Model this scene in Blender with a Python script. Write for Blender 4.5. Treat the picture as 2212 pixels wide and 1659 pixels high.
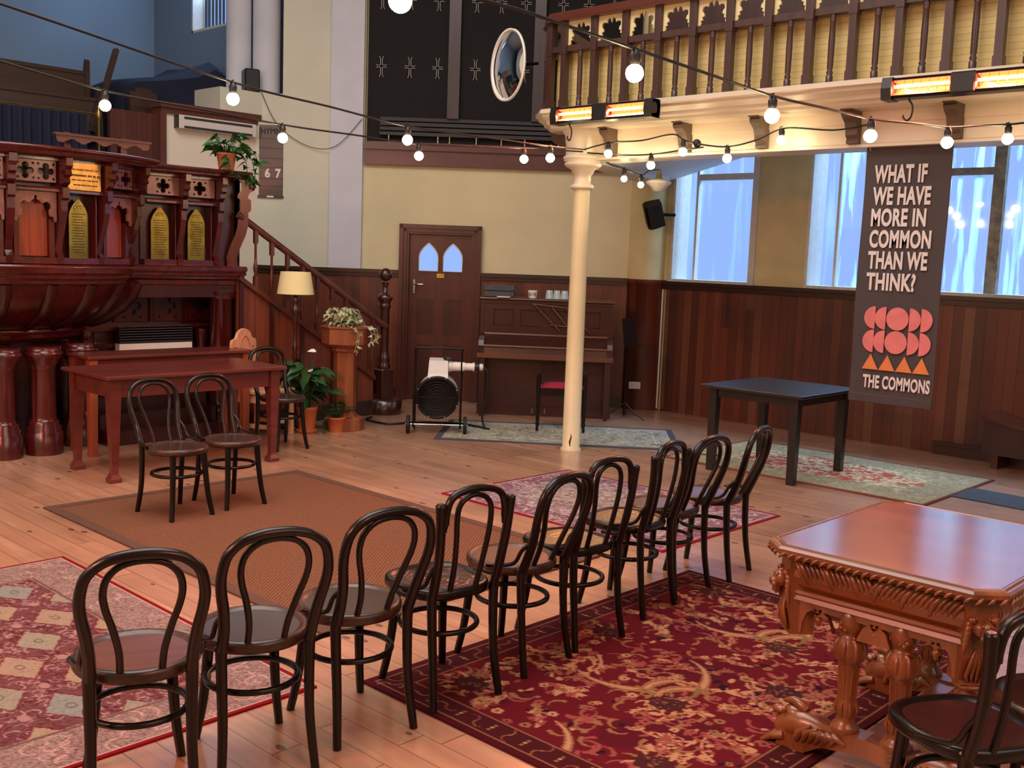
import bpy, math, random
from math import sin, cos, pi, radians as R, sqrt, atan2
from mathutils import Vector as V, Matrix
from mathutils.geometry import tessellate_polygon
import numpy as np

for _o in list(bpy.data.objects): bpy.data.objects.remove(_o)
SC = bpy.context.scene
COL = SC.collection

# ------------------------------------------------------------------ camera
cam_d = bpy.data.cameras.new('camera'); cam = bpy.data.objects.new('camera', cam_d); COL.objects.link(cam)
FPX, PIT, ROLL, EYE, TH = 2250.0, .1205, .0365, 1.78, R(43.26)
def _g(v):   # heading frame -> hall frame
    n = V((cos(TH), -sin(TH), 0)); m = V((sin(TH), cos(TH), 0))
    return V((n.dot(v), m.dot(v), v[2]))
_F = V((0, cos(PIT), -sin(PIT))); _U0 = V((0, sin(PIT), cos(PIT))); _R0 = V((1, 0, 0))
_Rr = _R0*cos(ROLL) + _U0*sin(ROLL); _U = _U0*cos(ROLL) - _R0*sin(ROLL)
_a, _b, _c = _g(_Rr), _g(_U), -_g(_F)
cam.matrix_world = Matrix(((_a[0], _b[0], _c[0], 0), (_a[1], _b[1], _c[1], 0), (_a[2], _b[2], _c[2], EYE), (0, 0, 0, 1)))
cam_d.sensor_width = 36; cam_d.sensor_fit = 'HORIZONTAL'; cam_d.lens = FPX/2212*36; cam_d.clip_start = .05
SC.camera = cam

# ------------------------------------------------------------------ world, view, large lights
SC.view_settings.view_transform = 'Standard'; SC.view_settings.look = 'None'
SC.view_settings.exposure = 0.0; SC.view_settings.gamma = 1.0; SC.view_settings.use_curve_mapping = False
w = bpy.data.worlds.new('overcast sky'); SC.world = w; w.use_nodes = True
bg = w.node_tree.nodes['Background']; bg.inputs[0].default_value = (.42, .58, 1.0, 1); bg.inputs[1].default_value = 1.1

def area(name, loc, aim, sx, sy, power, col, spread=180):
    d = bpy.data.lights.new(name, 'AREA'); d.shape = 'RECTANGLE'; d.size = sx; d.size_y = sy
    d.energy = power; d.color = col; d.spread = R(spread)
    o = bpy.data.objects.new(name, d); COL.objects.link(o); o.location = loc
    o.rotation_euler = (V(aim)-V(loc)).to_track_quat('-Z', 'Y').to_euler(); return o
# soft fill lamps added overhead, east and south; no openings are built there
area('overhead_fill', (-4.6, 2.6, 7.2), (-4.6, 2.6, 0), 6.0, 5.0, 540, (1.0, .95, .90))
area('east_fill', (3.2, 3.5, 4.6), (-7, 5, 1.2), 4.0, 3.0, 80, (1.0, .95, .88))
area('south_fill', (-4, -3.4, 4.6), (-7, 8, 1.5), 5.0, 2.5, 110, (1.0, .95, .88))
area('north_window_daylight', (-4.6, 12.6, 5.6), (-4.4, 9.6, 1.6), 6.0, 1.6, 950, (.55, .75, 1.0))
area('organ_recess_daylight', (-12.2, 7.0, 5.6), (-12.6, 3, 3.5), 1.2, 1.5, 26, (.42, .66, 1.0))
def heater_glow(loc, aim, power, ang=0):   # the two glowing quartz elements of one infrared heater
    for k in (-.26, .26):
        area('heater_element_glow', (loc[0]+k*cos(R(ang)), loc[1]+k*sin(R(ang)), loc[2]), aim if ang else (aim[0]+k, aim[1], aim[2]), .34, .012, power/2, (1.0, .23, .13), 160)
heater_glow((-5.56, 6.862, 3.0), (-5.6, 3.0, 0), 55)
heater_glow((-2.62, 6.862, 2.985), (-3.6, 3.0, 0), 60)
heater_glow((-3.2, -1.2, 3.1), (-4.2, 2.8, 0), 125)  # red lamp of an assumed heater, unseen on the south side
heater_glow((-6.6, -1.2, 3.1), (-6.8, 3.2, 0), 135)  # lamp of the second assumed south heater, reddening the pulpit side
heater_glow((1.2, 1.6, 3.1), (-3.2, 3.0, 0), 45)  # lamp of an assumed heater out of view to the east

# ------------------------------------------------------------------ helpers
def lin(c): return c/12.92 if c <= .04045 else ((c+.055)/1.055)**2.4
def C3(r, g, b): return (lin(r/255), lin(g/255), lin(b/255), 1)

class MB:
    def __init__(s): s.v = []; s.f = []; s.s = []; s.m = []
    def add(s, vs, fs, smooth=False, mi=0, M=None):
        o = len(s.v)
        if M is not None: vs = [tuple(M @ V(p)) for p in vs]
        s.v += [tuple(p) for p in vs]; s.f += [tuple(i+o for i in f) for f in fs]
        s.s += [smooth]*len(fs); s.m += [mi]*len(fs); return s
    def box(s, x0, x1, y0, y1, z0, z1, mi=0, M=None, b=0):
        if b > 0 and min(abs(x1-x0), abs(y1-y0), abs(z1-z0)) > 2.2*b:
            vs = []; fs = []
            X, Y, Z = ((x0, x0+b, x1-b, x1), (y0, y0+b, y1-b, y1), (z0, z0+b, z1-b, z1))
            idx = {}
            for i in range(4):
                for j in range(4):
                    for k in range(4):
                        e = (i in (0, 3))+(j in (0, 3))+(k in (0, 3))
                        if e == 1: idx[i, j, k] = len(vs); vs.append((X[i], Y[j], Z[k]))
            g = idx
            for a in (0, 3):
                fs.append([g[a, 1, 1], g[a, 1, 2], g[a, 2, 2], g[a, 2, 1]][::(-1 if a == 3 else 1)])
                fs.append([g[1, a, 1], g[2, a, 1], g[2, a, 2], g[1, a, 2]][::(-1 if a == 3 else 1)])
                fs.append([g[1, 1, a], g[1, 2, a], g[2, 2, a], g[2, 1, a]][::(-1 if a == 3 else 1)])
            for a in (0, 3):
                for c in (0, 3):
                    ai = 1 if a == 0 else 2; ci = 1 if c == 0 else 2
                    fs.append([g[a, ci, 1], g[a, ci, 2], g[ai, c, 2], g[ai, c, 1]])
                    fs.append([g[a, 1, ci], g[a, 2, ci], g[ai, 2, c], g[ai, 1, c]])
                    fs.append([g[1, a, ci], g[2, a, ci], g[2, ai, c], g[1, ai, c]])
                    for e in (0, 3):
                        ei = 1 if e == 0 else 2
                        fs.append([g[a, ci, ei], g[ai, c, ei], g[ai, ci, e]])
            return s.add(vs, fs, False, mi, M)
        return s.add([(x0, y0, z0), (x1, y0, z0), (x1, y1, z0), (x0, y1, z0), (x0, y0, z1), (x1, y0, z1), (x1, y1, z1), (x0, y1, z1)],
                     [(0, 3, 2, 1), (4, 5, 6, 7), (0, 1, 5, 4), (1, 2, 6, 5), (2, 3, 7, 6), (3, 0, 4, 7)], False, mi, M)
    def lathe(s, prof, at=(0, 0, 0), n=24, M=None, mi=0, a0=0, a1=2*pi, smooth=True, cap=True):
        full = abs(a1-a0-2*pi) < 1e-6; cnt = n if full else n+1
        vs = [(at[0]+r*cos(a0+(a1-a0)*i/n), at[1]+r*sin(a0+(a1-a0)*i/n), at[2]+z) for r, z in prof for i in range(cnt)]
        fs = []
        for j in range(len(prof)-1):
            for i in range(n):
                a = j*cnt+i; b = j*cnt+(i+1) % cnt
                fs.append((a, b, b+cnt, a+cnt))
        s.add(vs, fs, smooth, mi, M)
        if cap and full:
            if prof[0][0] > 1e-5: s.add(vs[:cnt], [tuple(range(cnt))[::-1]], False, mi, M)
            if prof[-1][0] > 1e-5: s.add(vs[-cnt:], [tuple(range(cnt))], False, mi, M)
        return s
    def tube(s, pts, r=.01, n=8, closed=False, mi=0, M=None, sq=(1, 1), up=None):
        P = [V(p) for p in pts]; m = len(P); rs = r if isinstance(r, (list, tuple)) else [r]*m
        vs = []; prev = None
        for i in range(m):
            a = P[(i-1) % m] if (closed or i > 0) else P[i]; b = P[(i+1) % m] if (closed or i < m-1) else P[i]
            t = (b-a).normalized()
            if prev is None:
                u = V(up) if up else (V((0, 0, 1)) if abs(t.z) < .9 else V((1, 0, 0)))
            else: u = prev
            u = (u-t*u.dot(t)).normalized(); wv = t.cross(u); prev = u
            for k in range(n):
                q = 2*pi*k/n; vs.append(tuple(P[i]+u*(rs[i]*sq[0]*cos(q))+wv*(rs[i]*sq[1]*sin(q))))
        fs = []
        for i in range(m if closed else m-1):
            for k in range(n):
                a = i*n+k; b = i*n+(k+1) % n; c = ((i+1) % m)*n; fs.append((a, b, c+(k+1) % n, c+k))
        s.add(vs, fs, True, mi, M)
        if not closed: s.add(vs[:n], [tuple(range(n))[::-1]], False, mi, M); s.add(vs[-n:], [tuple(range(n))], False, mi, M)
        return s
    def sphere(s, c, r, n=12, mi=0, M=None, sc=(1, 1, 1)):
        pr = [(sin(pi*j/n), -cos(pi*j/n)) for j in range(n+1)]; k = n+4
        vs = [(c[0]+r*sc[0]*a*cos(2*pi*i/k), c[1]+r*sc[1]*a*sin(2*pi*i/k), c[2]+r*sc[2]*b) for a, b in pr for i in range(k)]
        fs = [(j*k+i, j*k+(i+1) % k, (j+1)*k+(i+1) % k, (j+1)*k+i) for j in range(n) for i in range(k)]
        return s.add(vs, fs, True, mi, M)
    def prism(s, poly, t0, t1, ax='xz', holes=(), mi=0, M=None, smooth=False):
        """poly in the plane ax, extruded t0..t1 along the third axis"""
        loops = [list(poly)]+[list(h) for h in holes]
        tri = tessellate_polygon([[V((p[0], p[1], 0)) for p in l] for l in loops])
        flat = [p for l in loops for p in l]; n = len(flat)
        def mk(p, t): return {'xz': (p[0], t, p[1]), 'yz': (t, p[0], p[1]), 'xy': (p[0], p[1], t)}[ax]
        vs = [mk(p, t0) for p in flat]+[mk(p, t1) for p in flat]
        fs = [tuple(t) for t in tri]+[tuple(i+n for i in t)[::-1] for t in tri]
        s.add(vs, fs, False, mi, M)
        side = []; o = 0
        for l in loops:
            k = len(l)
            side += [(o+i, o+(i+1) % k, o+(i+1) % k+n, o+i+n) for i in range(k)]; o += k
        return s.add(vs, side, smooth, mi, M)
    def build(s, name, mat, parent=None, off=None):
        me = bpy.data.meshes.new(name); vs = s.v
        if off is None and parent is not None and parent.name in WORLD: off = WORLD[parent.name]
        if off: vs = [(p[0]-off[0], p[1]-off[1], p[2]-off[2]) for p in vs]
        me.from_pydata(vs, [], s.f)
        me.polygons.foreach_set('use_smooth', s.s)
        mats = mat if isinstance(mat, (list, tuple)) else [mat]
        for m_ in mats: me.materials.append(m_)
        if len(mats) > 1: me.polygons.foreach_set('material_index', s.m)
        import bmesh
        bm = bmesh.new(); bm.from_mesh(me); bmesh.ops.recalc_face_normals(bm, faces=bm.faces); bm.to_mesh(me); bm.free()
        o = bpy.data.objects.new(name, me); COL.objects.link(o)
        if parent is not None:
            o.parent = parent
            if parent.name in WORLD: WORLD[o.name] = WORLD[parent.name]
        elif off: o.location = off
        return o
WORLD = {}
def tag(o, label, cat=None, group=None, kind=None):
    if label: o['label'] = label
    if cat: o['category'] = cat
    if group: o['group'] = group
    if kind: o['kind'] = kind
    return o
def thing(name, label, cat, loc=(0, 0, 0), rz=0, group=None, world=False):
    o = bpy.data.objects.new(name, None); COL.objects.link(o); o.location = loc; o.rotation_euler = (0, 0, rz)
    o.empty_display_size = .1
    if world: WORLD[o.name] = tuple(loc)
    return tag(o, label, cat, group)
def struct(name, mb, mat, loc=None, rz=0, label=None, cat=None):
    o = mb.build(name, mat); o['kind'] = 'structure'
    if loc is not None: o.location = loc; o.rotation_euler = (0, 0, rz)
    if label: o['label'] = label
    o['category'] = cat or name.split('_')[0]
    return o
def copy_tree(o, parent=None):
    c = o.copy(); COL.objects.link(c)
    if parent is not None: c.parent = parent
    for ch in list(o.children): copy_tree(ch, c)
    return c
def lerp(a, b, t): return a+(b-a)*t
def catmull(P, k=6, closed=False):
    P = [V(p) for p in P]; n = len(P); out = []
    rng = n if closed else n-1
    for i in range(rng):
        p0 = P[(i-1) % n] if (closed or i > 0) else P[0]; p1 = P[i % n]; p2 = P[(i+1) % n]
        p3 = P[(i+2) % n] if (closed or i+2 < n) else P[-1]
        for j in range(k):
            t = j/k
            out.append(.5*((2*p1)+(-p0+p2)*t+(2*p0-5*p1+4*p2-p3)*t*t+(-p0+3*p1-3*p2+p3)*t**3))
    if not closed: out.append(P[-1])
    return out
def text_mb(mb, s, size, sx=1, depth=.002, M=None, bold=0, spacing=1.0, align='LEFT', mi=0):
    cu = bpy.data.curves.new('t', 'FONT'); cu.body = s; cu.size = size; cu.extrude = depth/2; cu.offset = bold
    cu.space_character = spacing; cu.align_x = align; cu.resolution_u = 4
    o = bpy.data.objects.new('t', cu); COL.objects.link(o); dg = bpy.context.evaluated_depsgraph_get(); dg.update()
    me = o.evaluated_get(dg).to_mesh()
    vs = [(v.co.x*sx, v.co.y, v.co.z) for v in me.vertices]; fs = [tuple(p.vertices) for p in me.polygons]
    o.evaluated_get(dg).to_mesh_clear(); bpy.data.objects.remove(o); bpy.data.curves.remove(cu)
    return mb.add(vs, fs, False, mi, M)

# ------------------------------------------------------------------ materials
def newmat(name):
    m = bpy.data.materials.new(name); m.use_nodes = True; nt = m.node_tree
    return m, nt, nt.nodes['Principled BSDF'], nt.nodes, nt.links
def plain(name, col, rough=.5, metal=0, coat=0, noise=0, nscale=8, bump=0, bscale=40, emis=None, estr=0, spec=.5):
    m, nt, b, N, L = newmat(name)
    b.inputs['Base Color'].default_value = col; b.inputs['Roughness'].default_value = rough; b.inputs['Metallic'].default_value = metal
    b.inputs['Coat Weight'].default_value = coat; b.inputs['Coat Roughness'].default_value = .15; b.inputs['Specular IOR Level'].default_value = spec
    tc = N.new('ShaderNodeTexCoord')
    if noise:
        n = N.new('ShaderNodeTexNoise'); n.inputs['Scale'].default_value = nscale; n.inputs['Detail'].default_value = 6
        L.new(tc.outputs['Object'], n.inputs['Vector'])
        cr = N.new('ShaderNodeValToRGB'); cr.color_ramp.elements[0].position = .3; cr.color_ramp.elements[1].position = .7
        cr.color_ramp.elements[0].color = (*[x*(1-noise) for x in col[:3]], 1); cr.color_ramp.elements[1].color = (*[min(1, x*(1+noise*.6)) for x in col[:3]], 1)
        L.new(n.outputs['Fac'], cr.inputs['Fac']); L.new(cr.outputs['Color'], b.inputs['Base Color'])
    if bump:
        n2 = N.new('ShaderNodeTexNoise'); n2.inputs['Scale'].default_value = bscale; n2.inputs['Detail'].default_value = 4
        L.new(tc.outputs['Object'], n2.inputs['Vector'])
        bp = N.new('ShaderNodeBump'); bp.inputs['Strength'].default_value = bump; bp.inputs['Distance'].default_value = .01
        L.new(n2.outputs['Fac'], bp.inputs['Height']); L.new(bp.outputs['Normal'], b.inputs['Normal'])
    if emis: b.inputs['Emission Color'].default_value = emis; b.inputs['Emission Strength'].default_value = estr
    return m
def wood(name, c1, c2, axis='x', rough=.35, coat=.3, scale=9, stretch=.07, dist=1.2, bump=.08):
    m, nt, b, N, L = newmat(name)
    tc = N.new('ShaderNodeTexCoord'); mp = N.new('ShaderNodeMapping'); sc = [1, 1, 1]; sc['xyz'.index(axis)] = stretch
    mp.inputs['Scale'].default_value = sc; L.new(tc.outputs['Object'], mp.inputs['Vector'])
    n = N.new('ShaderNodeTexNoise'); n.inputs['Scale'].default_value = scale; n.inputs['Detail'].default_value = 8; n.inputs['Distortion'].default_value = dist
    L.new(mp.outputs[0], n.inputs['Vector'])
    cr = N.new('ShaderNodeValToRGB'); cr.color_ramp.elements[0].position = .32; cr.color_ramp.elements[1].position = .68
    cr.color_ramp.elements[0].color = c1; cr.color_ramp.elements[1].color = c2
    L.new(n.outputs['Fac'], cr.inputs['Fac']); L.new(cr.outputs['Color'], b.inputs['Base Color'])
    b.inputs['Roughness'].default_value = rough; b.inputs['Coat Weight'].default_value = coat; b.inputs['Coat Roughness'].default_value = .2
    bp = N.new('ShaderNodeBump'); bp.inputs['Strength'].default_value = bump; bp.inputs['Distance'].default_value = .004
    L.new(n.outputs['Fac'], bp.inputs['Height']); L.new(bp.outputs['Normal'], b.inputs['Normal'])
    return m
def mth(N, L, op, a, b=None, c=None):
    n = N.new('ShaderNodeMath'); n.operation = op
    for i, x in enumerate((a, b, c)):
        if x is None: continue
        if isinstance(x, (int, float)): n.inputs[i].default_value = x
        else: L.new(x, n.inputs[i])
    return n.outputs[0]
def boards(name, along, across, width, cols, length=2.4, gap=.035, rough=.4, coat=.2, knots=0, stretch=.06, gscale=14, dirt=0, gapcol=.25, bvar=.5):
    """boards lying along one axis: each has its own tone, grain, end joints and dark gaps"""
    m, nt, b, N, L = newmat(name)
    tc = N.new('ShaderNodeTexCoord'); sp = N.new('ShaderNodeSeparateXYZ'); L.new(tc.outputs['Object'], sp.inputs[0])
    A = sp.outputs['xyz'.index(along)]; B = sp.outputs['xyz'.index(across)]
    u = mth(N, L, 'DIVIDE', B, width); k = mth(N, L, 'FLOOR', u); fr = mth(N, L, 'FRACT', u)
    wn = N.new('ShaderNodeTexWhiteNoise'); wn.noise_dimensions = '1D'; L.new(k, wn.inputs['W'])
    a2 = mth(N, L, 'ADD', mth(N, L, 'DIVIDE', A, length), mth(N, L, 'MULTIPLY', wn.outputs['Value'], 7.3))
    ka = mth(N, L, 'FLOOR', a2); fa = mth(N, L, 'FRACT', a2)
    wn2 = N.new('ShaderNodeTexWhiteNoise'); wn2.noise_dimensions = '2D'; cb = N.new('ShaderNodeCombineXYZ'); L.new(k, cb.inputs[0]); L.new(ka, cb.inputs[1])
    L.new(cb.outputs[0], wn2.inputs['Vector'])
    # grain
    cg = N.new('ShaderNodeCombineXYZ'); L.new(mth(N, L, 'MULTIPLY', A, stretch), cg.inputs[0]); L.new(B, cg.inputs[1]); L.new(mth(N, L, 'MULTIPLY', wn2.outputs['Value'], 9), cg.inputs[2])
    ng = N.new('ShaderNodeTexNoise'); ng.inputs['Scale'].default_value = gscale; ng.inputs['Detail'].default_value = 7; ng.inputs['Distortion'].default_value = .8
    L.new(cg.outputs[0], ng.inputs['Vector'])
    f = mth(N, L, 'ADD', mth(N, L, 'MULTIPLY', wn2.outputs['Value'], bvar), mth(N, L, 'MULTIPLY', ng.outputs['Fac'], 1.05-bvar))
    cr = N.new('ShaderNodeValToRGB'); el = cr.color_ramp.elements
    el[0].position = .2; el[0].color = cols[0]; el[1].position = .85; el[1].color = cols[-1]
    for i, c in enumerate(cols[1:-1]): e = el.new(.2+.65*(i+1)/(len(cols)-1)); e.color = c
    L.new(f, cr.inputs['Fac']); cur = cr.outputs['Color']
    def mul(cur, fac, col):
        mx = N.new('ShaderNodeMix'); mx.data_type = 'RGBA'; mx.blend_type = 'MULTIPLY'; L.new(fac, mx.inputs['Factor'])
        L.new(cur, mx.inputs['A']); mx.inputs['B'].default_value = col; return mx.outputs['Result']
    if knots:
        vo = N.new('ShaderNodeTexVoronoi'); vo.inputs['Scale'].default_value = knots; cv = N.new('ShaderNodeCombineXYZ')
        L.new(mth(N, L, 'MULTIPLY', A, .55), cv.inputs[0]); L.new(B, cv.inputs[1]); L.new(cv.outputs[0], vo.inputs['Vector'])
        kn = mth(N, L, 'LESS_THAN', vo.outputs['Distance'], .11); cur = mul(cur, mth(N, L, 'MULTIPLY', kn, .8), (.22, .12, .08, 1))
    if dirt:
        nd = N.new('ShaderNodeTexNoise'); nd.inputs['Scale'].default_value = 1.3; nd.inputs['Detail'].default_value = 8; L.new(tc.outputs['Object'], nd.inputs['Vector'])
        rd = N.new('ShaderNodeMapRange'); rd.inputs[1].default_value = .48; rd.inputs[2].default_value = .72; L.new(nd.outputs['Fac'], rd.inputs[0])
        cur = mul(cur, mth(N, L, 'MULTIPLY', rd.outputs[0], dirt), (.45, .42, .42, 1))
    g1 = mth(N, L, 'LESS_THAN', fr, gap); g2 = mth(N, L, 'LESS_THAN', fa, .003/length*2)
    g = mth(N, L, 'MAXIMUM', g1, g2); cur = mul(cur, mth(N, L, 'MULTIPLY', g, .85), (gapcol, gapcol*.7, gapcol*.6, 1))
    L.new(cur, b.inputs['Base Color']); b.inputs['Roughness'].default_value = rough; b.inputs['Coat Weight'].default_value = coat; b.inputs['Coat Roughness'].default_value = .25
    bp = N.new('ShaderNodeBump'); bp.inputs['Strength'].default_value = .35; bp.inputs['Distance'].default_value = .003
    h = mth(N, L, 'SUBTRACT', mth(N, L, 'MULTIPLY', ng.outputs['Fac'], .25), g); L.new(h, bp.inputs['Height']); L.new(bp.outputs['Normal'], b.inputs['Normal'])
    return m
def painted(name, rough=.95, bump=.5, bscale=220):
    """woven rug whose dyed pattern is held by the mesh"""
    m, nt, b, N, L = newmat(name)
    at = N.new('ShaderNodeAttribute'); at.attribute_name = 'weave'; L.new(at.outputs['Color'], b.inputs['Base Color'])
    b.inputs['Roughness'].default_value = rough; b.inputs['Specular IOR Level'].default_value = .1
    tc = N.new('ShaderNodeTexCoord'); n = N.new('ShaderNodeTexNoise'); n.inputs['Scale'].default_value = bscale; L.new(tc.outputs['Object'], n.inputs['Vector'])
    bp = N.new('ShaderNodeBump'); bp.inputs['Strength'].default_value = bump; bp.inputs['Distance'].default_value = .004; L.new(n.outputs['Fac'], bp.inputs['Height']); L.new(bp.outputs['Normal'], b.inputs['Normal'])
    return m

M_ = {}
M_['floor'] = boards('pine_floorboards', 'x', 'y', .125, [C3(142, 102, 80), C3(168, 124, 98), C3(178, 134, 106), C3(194, 152, 122)], 2.6, .03, .30, .45, knots=6.5, dirt=.55, gscale=22, stretch=.09, bvar=.28)
M_['cream'] = plain('cream_plaster', C3(216, 206, 168), .75, noise=.06, nscale=2, bump=.06, bscale=12)
M_['cream_n'] = plain('stained_cream_plaster', C3(206, 194, 146), .75, noise=.14, nscale=3, bump=.08, bscale=12)
M_['grey_plaster'] = plain('pale_grey_green_plaster', C3(210, 210, 194), .75, noise=.06, nscale=2, bump=.06, bscale=12)
M_['pale_plaster'] = plain('pale_white_plaster', C3(228, 218, 202), .7, noise=.04, nscale=2)
M_['lilac'] = plain('pale_lilac_paint', C3(204, 208, 222), .7, noise=.07, nscale=3, bump=.06, bscale=14)
M_['white'] = plain('cream_white_gloss_paint', C3(214, 200, 180), .42, noise=.05, nscale=3)
M_['blue_wall'] = plain('blue_grey_paint', C3(112, 136, 160), .7, noise=.05, nscale=1)
M_['ceil'] = plain('ceiling_plaster', C3(190, 188, 180), .8)
M_['blindgrey'] = plain('grey_blind_fabric', C3(84, 98, 112), .7)
M_['soffit'] = boards('painted_soffit_boards', 'x', 'y', .12, [C3(200, 206, 210), C3(208, 212, 214)], 9, .03, .6, 0, gapcol=.8)
M_['dado'] = boards('vertical_matchboard_dado', 'z', 'x', .105, [C3(62, 30, 22), C3(92, 42, 28), C3(114, 54, 34)], 9, .03, .38, .35, gscale=10)
M_['dado_n'] = boards('weathered_matchboard_dado', 'z', 'x', .105, [C3(62, 36, 28), C3(92, 46, 32), C3(112, 54, 36), C3(118, 84, 62)], 9, .05, .45, .25, gscale=6, dirt=.9)
M_['rail'] = wood('dark_brown_moulding', C3(44, 24, 18), C3(62, 32, 22), 'x', .35)
M_['band'] = wood('red_brown_gallery_front', C3(84, 44, 38), C3(98, 52, 44), 'x', .45)
M_['mahog'] = wood('red_mahogany', C3(54, 13, 14), C3(82, 22, 20), 'z', .22, .6)
M_['mahog_x'] = wood('red_mahogany_mouldings', C3(62, 14, 15), C3(90, 24, 21), 'x', .2, .7)
M_['mahog_pk'] = wood('worn_pinkish_mahogany', C3(104, 58, 54), C3(132, 78, 70), 'x', .3, .5)
M_['mahog_dk'] = wood('dark_mahogany', C3(40, 10, 10), C3(60, 16, 14), 'z', .3, .4)
M_['desk'] = wood('brown_desk_wood', C3(80, 50, 46), C3(100, 62, 56), 'y', .4, .2)
M_['pine_pn'] = wood('flame_figured_pine', C3(116, 42, 26), C3(150, 62, 36), 'z', .25, .6, scale=12, dist=2.5)
M_['brass'] = plain('engraved_brass', C3(178, 158, 84), .34, .9, noise=.25, nscale=18)
M_['brass_old'] = plain('tarnished_brass', C3(146, 138, 62), .3, .95, noise=.4, nscale=10)
M_['engr'] = plain('engraving_black', C3(66, 46, 20), .5, .6)
M_['black'] = plain('black_void', C3(12, 9, 9), .7)
M_['blackgloss'] = plain('black_plastic', C3(20, 20, 22), .4)
M_['bentwood'] = wood('black_brown_bentwood', C3(9, 4, 4), C3(17, 7, 5), 'z', .3, .06)
M_['bentwood'].node_tree.nodes['Principled BSDF'].inputs['Specular IOR Level'].default_value = .38
M_['bent_worn'] = wood('worn_bentwood_rim', C3(30, 14, 10), C3(74, 44, 28), 'x', .38, .15, scale=22, stretch=.5)
def seatmat(nm, a, b, emb=0, rough=.3):
    m = wood(nm, a, b, 'x', rough, .45, scale=14, stretch=.12)
    if emb:
        nt = m.node_tree; N, L = nt.nodes, nt.links; bs = N['Principled BSDF']
        tc = N.new('ShaderNodeTexCoord'); wv = N.new('ShaderNodeTexWave'); wv.wave_type = 'RINGS'; wv.rings_direction = 'Z'
        wv.inputs['Scale'].default_value = 14; wv.inputs['Distortion'].default_value = 9; wv.inputs['Detail'].default_value = 1; wv.inputs['Detail Scale'].default_value = 1.2
        L.new(tc.outputs['Object'], wv.inputs['Vector'])
        bp = N.new('ShaderNodeBump'); bp.inputs['Strength'].default_value = .8; bp.inputs['Distance'].default_value = .004
        L.new(wv.outputs['Fac'], bp.inputs['Height']); L.new(bp.outputs['Normal'], bs.inputs['Normal'])
    return m
M_['seat_amber'] = seatmat('amber_veneer_seat', C3(74, 38, 20), C3(112, 62, 32))
M_['seat_dark'] = seatmat('dark_veneer_seat', C3(40, 24, 17), C3(62, 38, 26))
M_['seat_brown'] = seatmat('brown_veneer_seat', C3(74, 48, 36), C3(100, 68, 50))
M_['seat_emb_dk'] = seatmat('embossed_dark_seat', C3(44, 16, 12), C3(70, 28, 20), 1, .25)
M_['seat_emb_lt'] = seatmat('embossed_olive_seat', C3(106, 82, 50), C3(136, 108, 66), 1, .25)
M_['seat_wine'] = seatmat('wine_dark_seat', C3(40, 12, 12), C3(56, 18, 16))
M_['table_red'] = wood('red_stained_table', C3(84, 34, 29), C3(106, 46, 38), 'y', .33, .35)
M_['table_leg_lit'] = wood('orange_lit_leg', C3(140, 62, 36), C3(168, 84, 50), 'z', .4, .3)  # orange light falling on the legs is put into their colour
M_['blk_table'] = wood('black_painted_table', C3(16, 14, 15), C3(32, 27, 26), 'x', .38, .25, scale=18)
M_['oak'] = wood('carved_golden_oak', C3(98, 54, 28), C3(140, 84, 46), 'z', .3, .5, bump=.2)
M_['oak_x'] = wood('carved_golden_oak_rails', C3(98, 54, 28), C3(144, 86, 48), 'x', .3, .5, bump=.2)
M_['oak_top'] = wood('polished_oak_top', C3(120, 66, 46), C3(150, 88, 62), 'x', .16, 1.0, scale=5)
M_['piano'] = wood('dark_mahogany_piano', C3(48, 20, 18), C3(66, 28, 24), 'x', .28, .5)
M_['piano_edge'] = wood('worn_piano_edge', C3(92, 56, 42), C3(112, 70, 52), 'x', .3, .5)
M_['door'] = wood('red_brown_door', C3(64, 26, 20), C3(86, 36, 28), 'z', .35, .35)
M_['door_dk'] = wood('door_sunk_panel', C3(50, 18, 16), C3(66, 24, 20), 'z', .35, .35)
M_['stairwood'] = wood('staircase_wood', C3(66, 28, 20), C3(98, 44, 30), 'z', .3, .5)
M_['stair_pn'] = wood('staircase_panel', C3(92, 38, 24), C3(124, 58, 34), 'z', .35, .4)
M_['stair_dk'] = wood('dark_turned_wood', C3(44, 16, 13), C3(64, 24, 18), 'z', .25, .6)
M_['fontwood'] = wood('golden_brown_font_wood', C3(112, 56, 34), C3(150, 84, 50), 'z', .35, .4)
M_['palechair'] = wood('pale_pine', C3(196, 136, 100), C3(220, 166, 130), 'z', .45, .2)
M_['col'] = plain('cream_painted_iron', C3(214, 196, 158), .4, noise=.06, nscale=4)
M_['terra'] = plain('terracotta', C3(196, 104, 60), .7, noise=.08)
M_['terra_p'] = plain('pale_terracotta', C3(190, 112, 82), .7, noise=.08)
M_['leaf'] = plain('dark_green_leaf', C3(40, 78, 36), .35, noise=.35, nscale=9)
M_['leaf_v'] = plain('variegated_leaf', C3(190, 196, 156), .4, noise=.6, nscale=50)
M_['leaf_y'] = plain('green_pothos_leaf', C3(52, 98, 42), .35, noise=.6, nscale=14)
M_['petal'] = plain('white_spathe', C3(232, 230, 216), .5)
M_['soil'] = plain('soil', C3(44, 32, 24), .9)
M_['steelwhite'] = plain('white_enamelled_steel', C3(214, 208, 204), .35, noise=.04)
M_['pinkwhite'] = plain('white_plastic', C3(224, 220, 214), .4)
M_['chrome'] = plain('chrome', C3(220, 220, 220), .15, 1)
M_['rubber'] = plain('black_rubber', C3(18, 17, 18), .7)
M_['blacksteel'] = plain('black_steel', C3(18, 16, 18), .3, .4)
M_['shade'] = plain('cream_lampshade', C3(224, 214, 160), .8)
M_['redseat'] = plain('crimson_velvet', C3(150, 18, 44), .85, noise=.1, nscale=20)
M_['red'] = plain('red_enamel', C3(170, 24, 22), .3)
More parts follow.
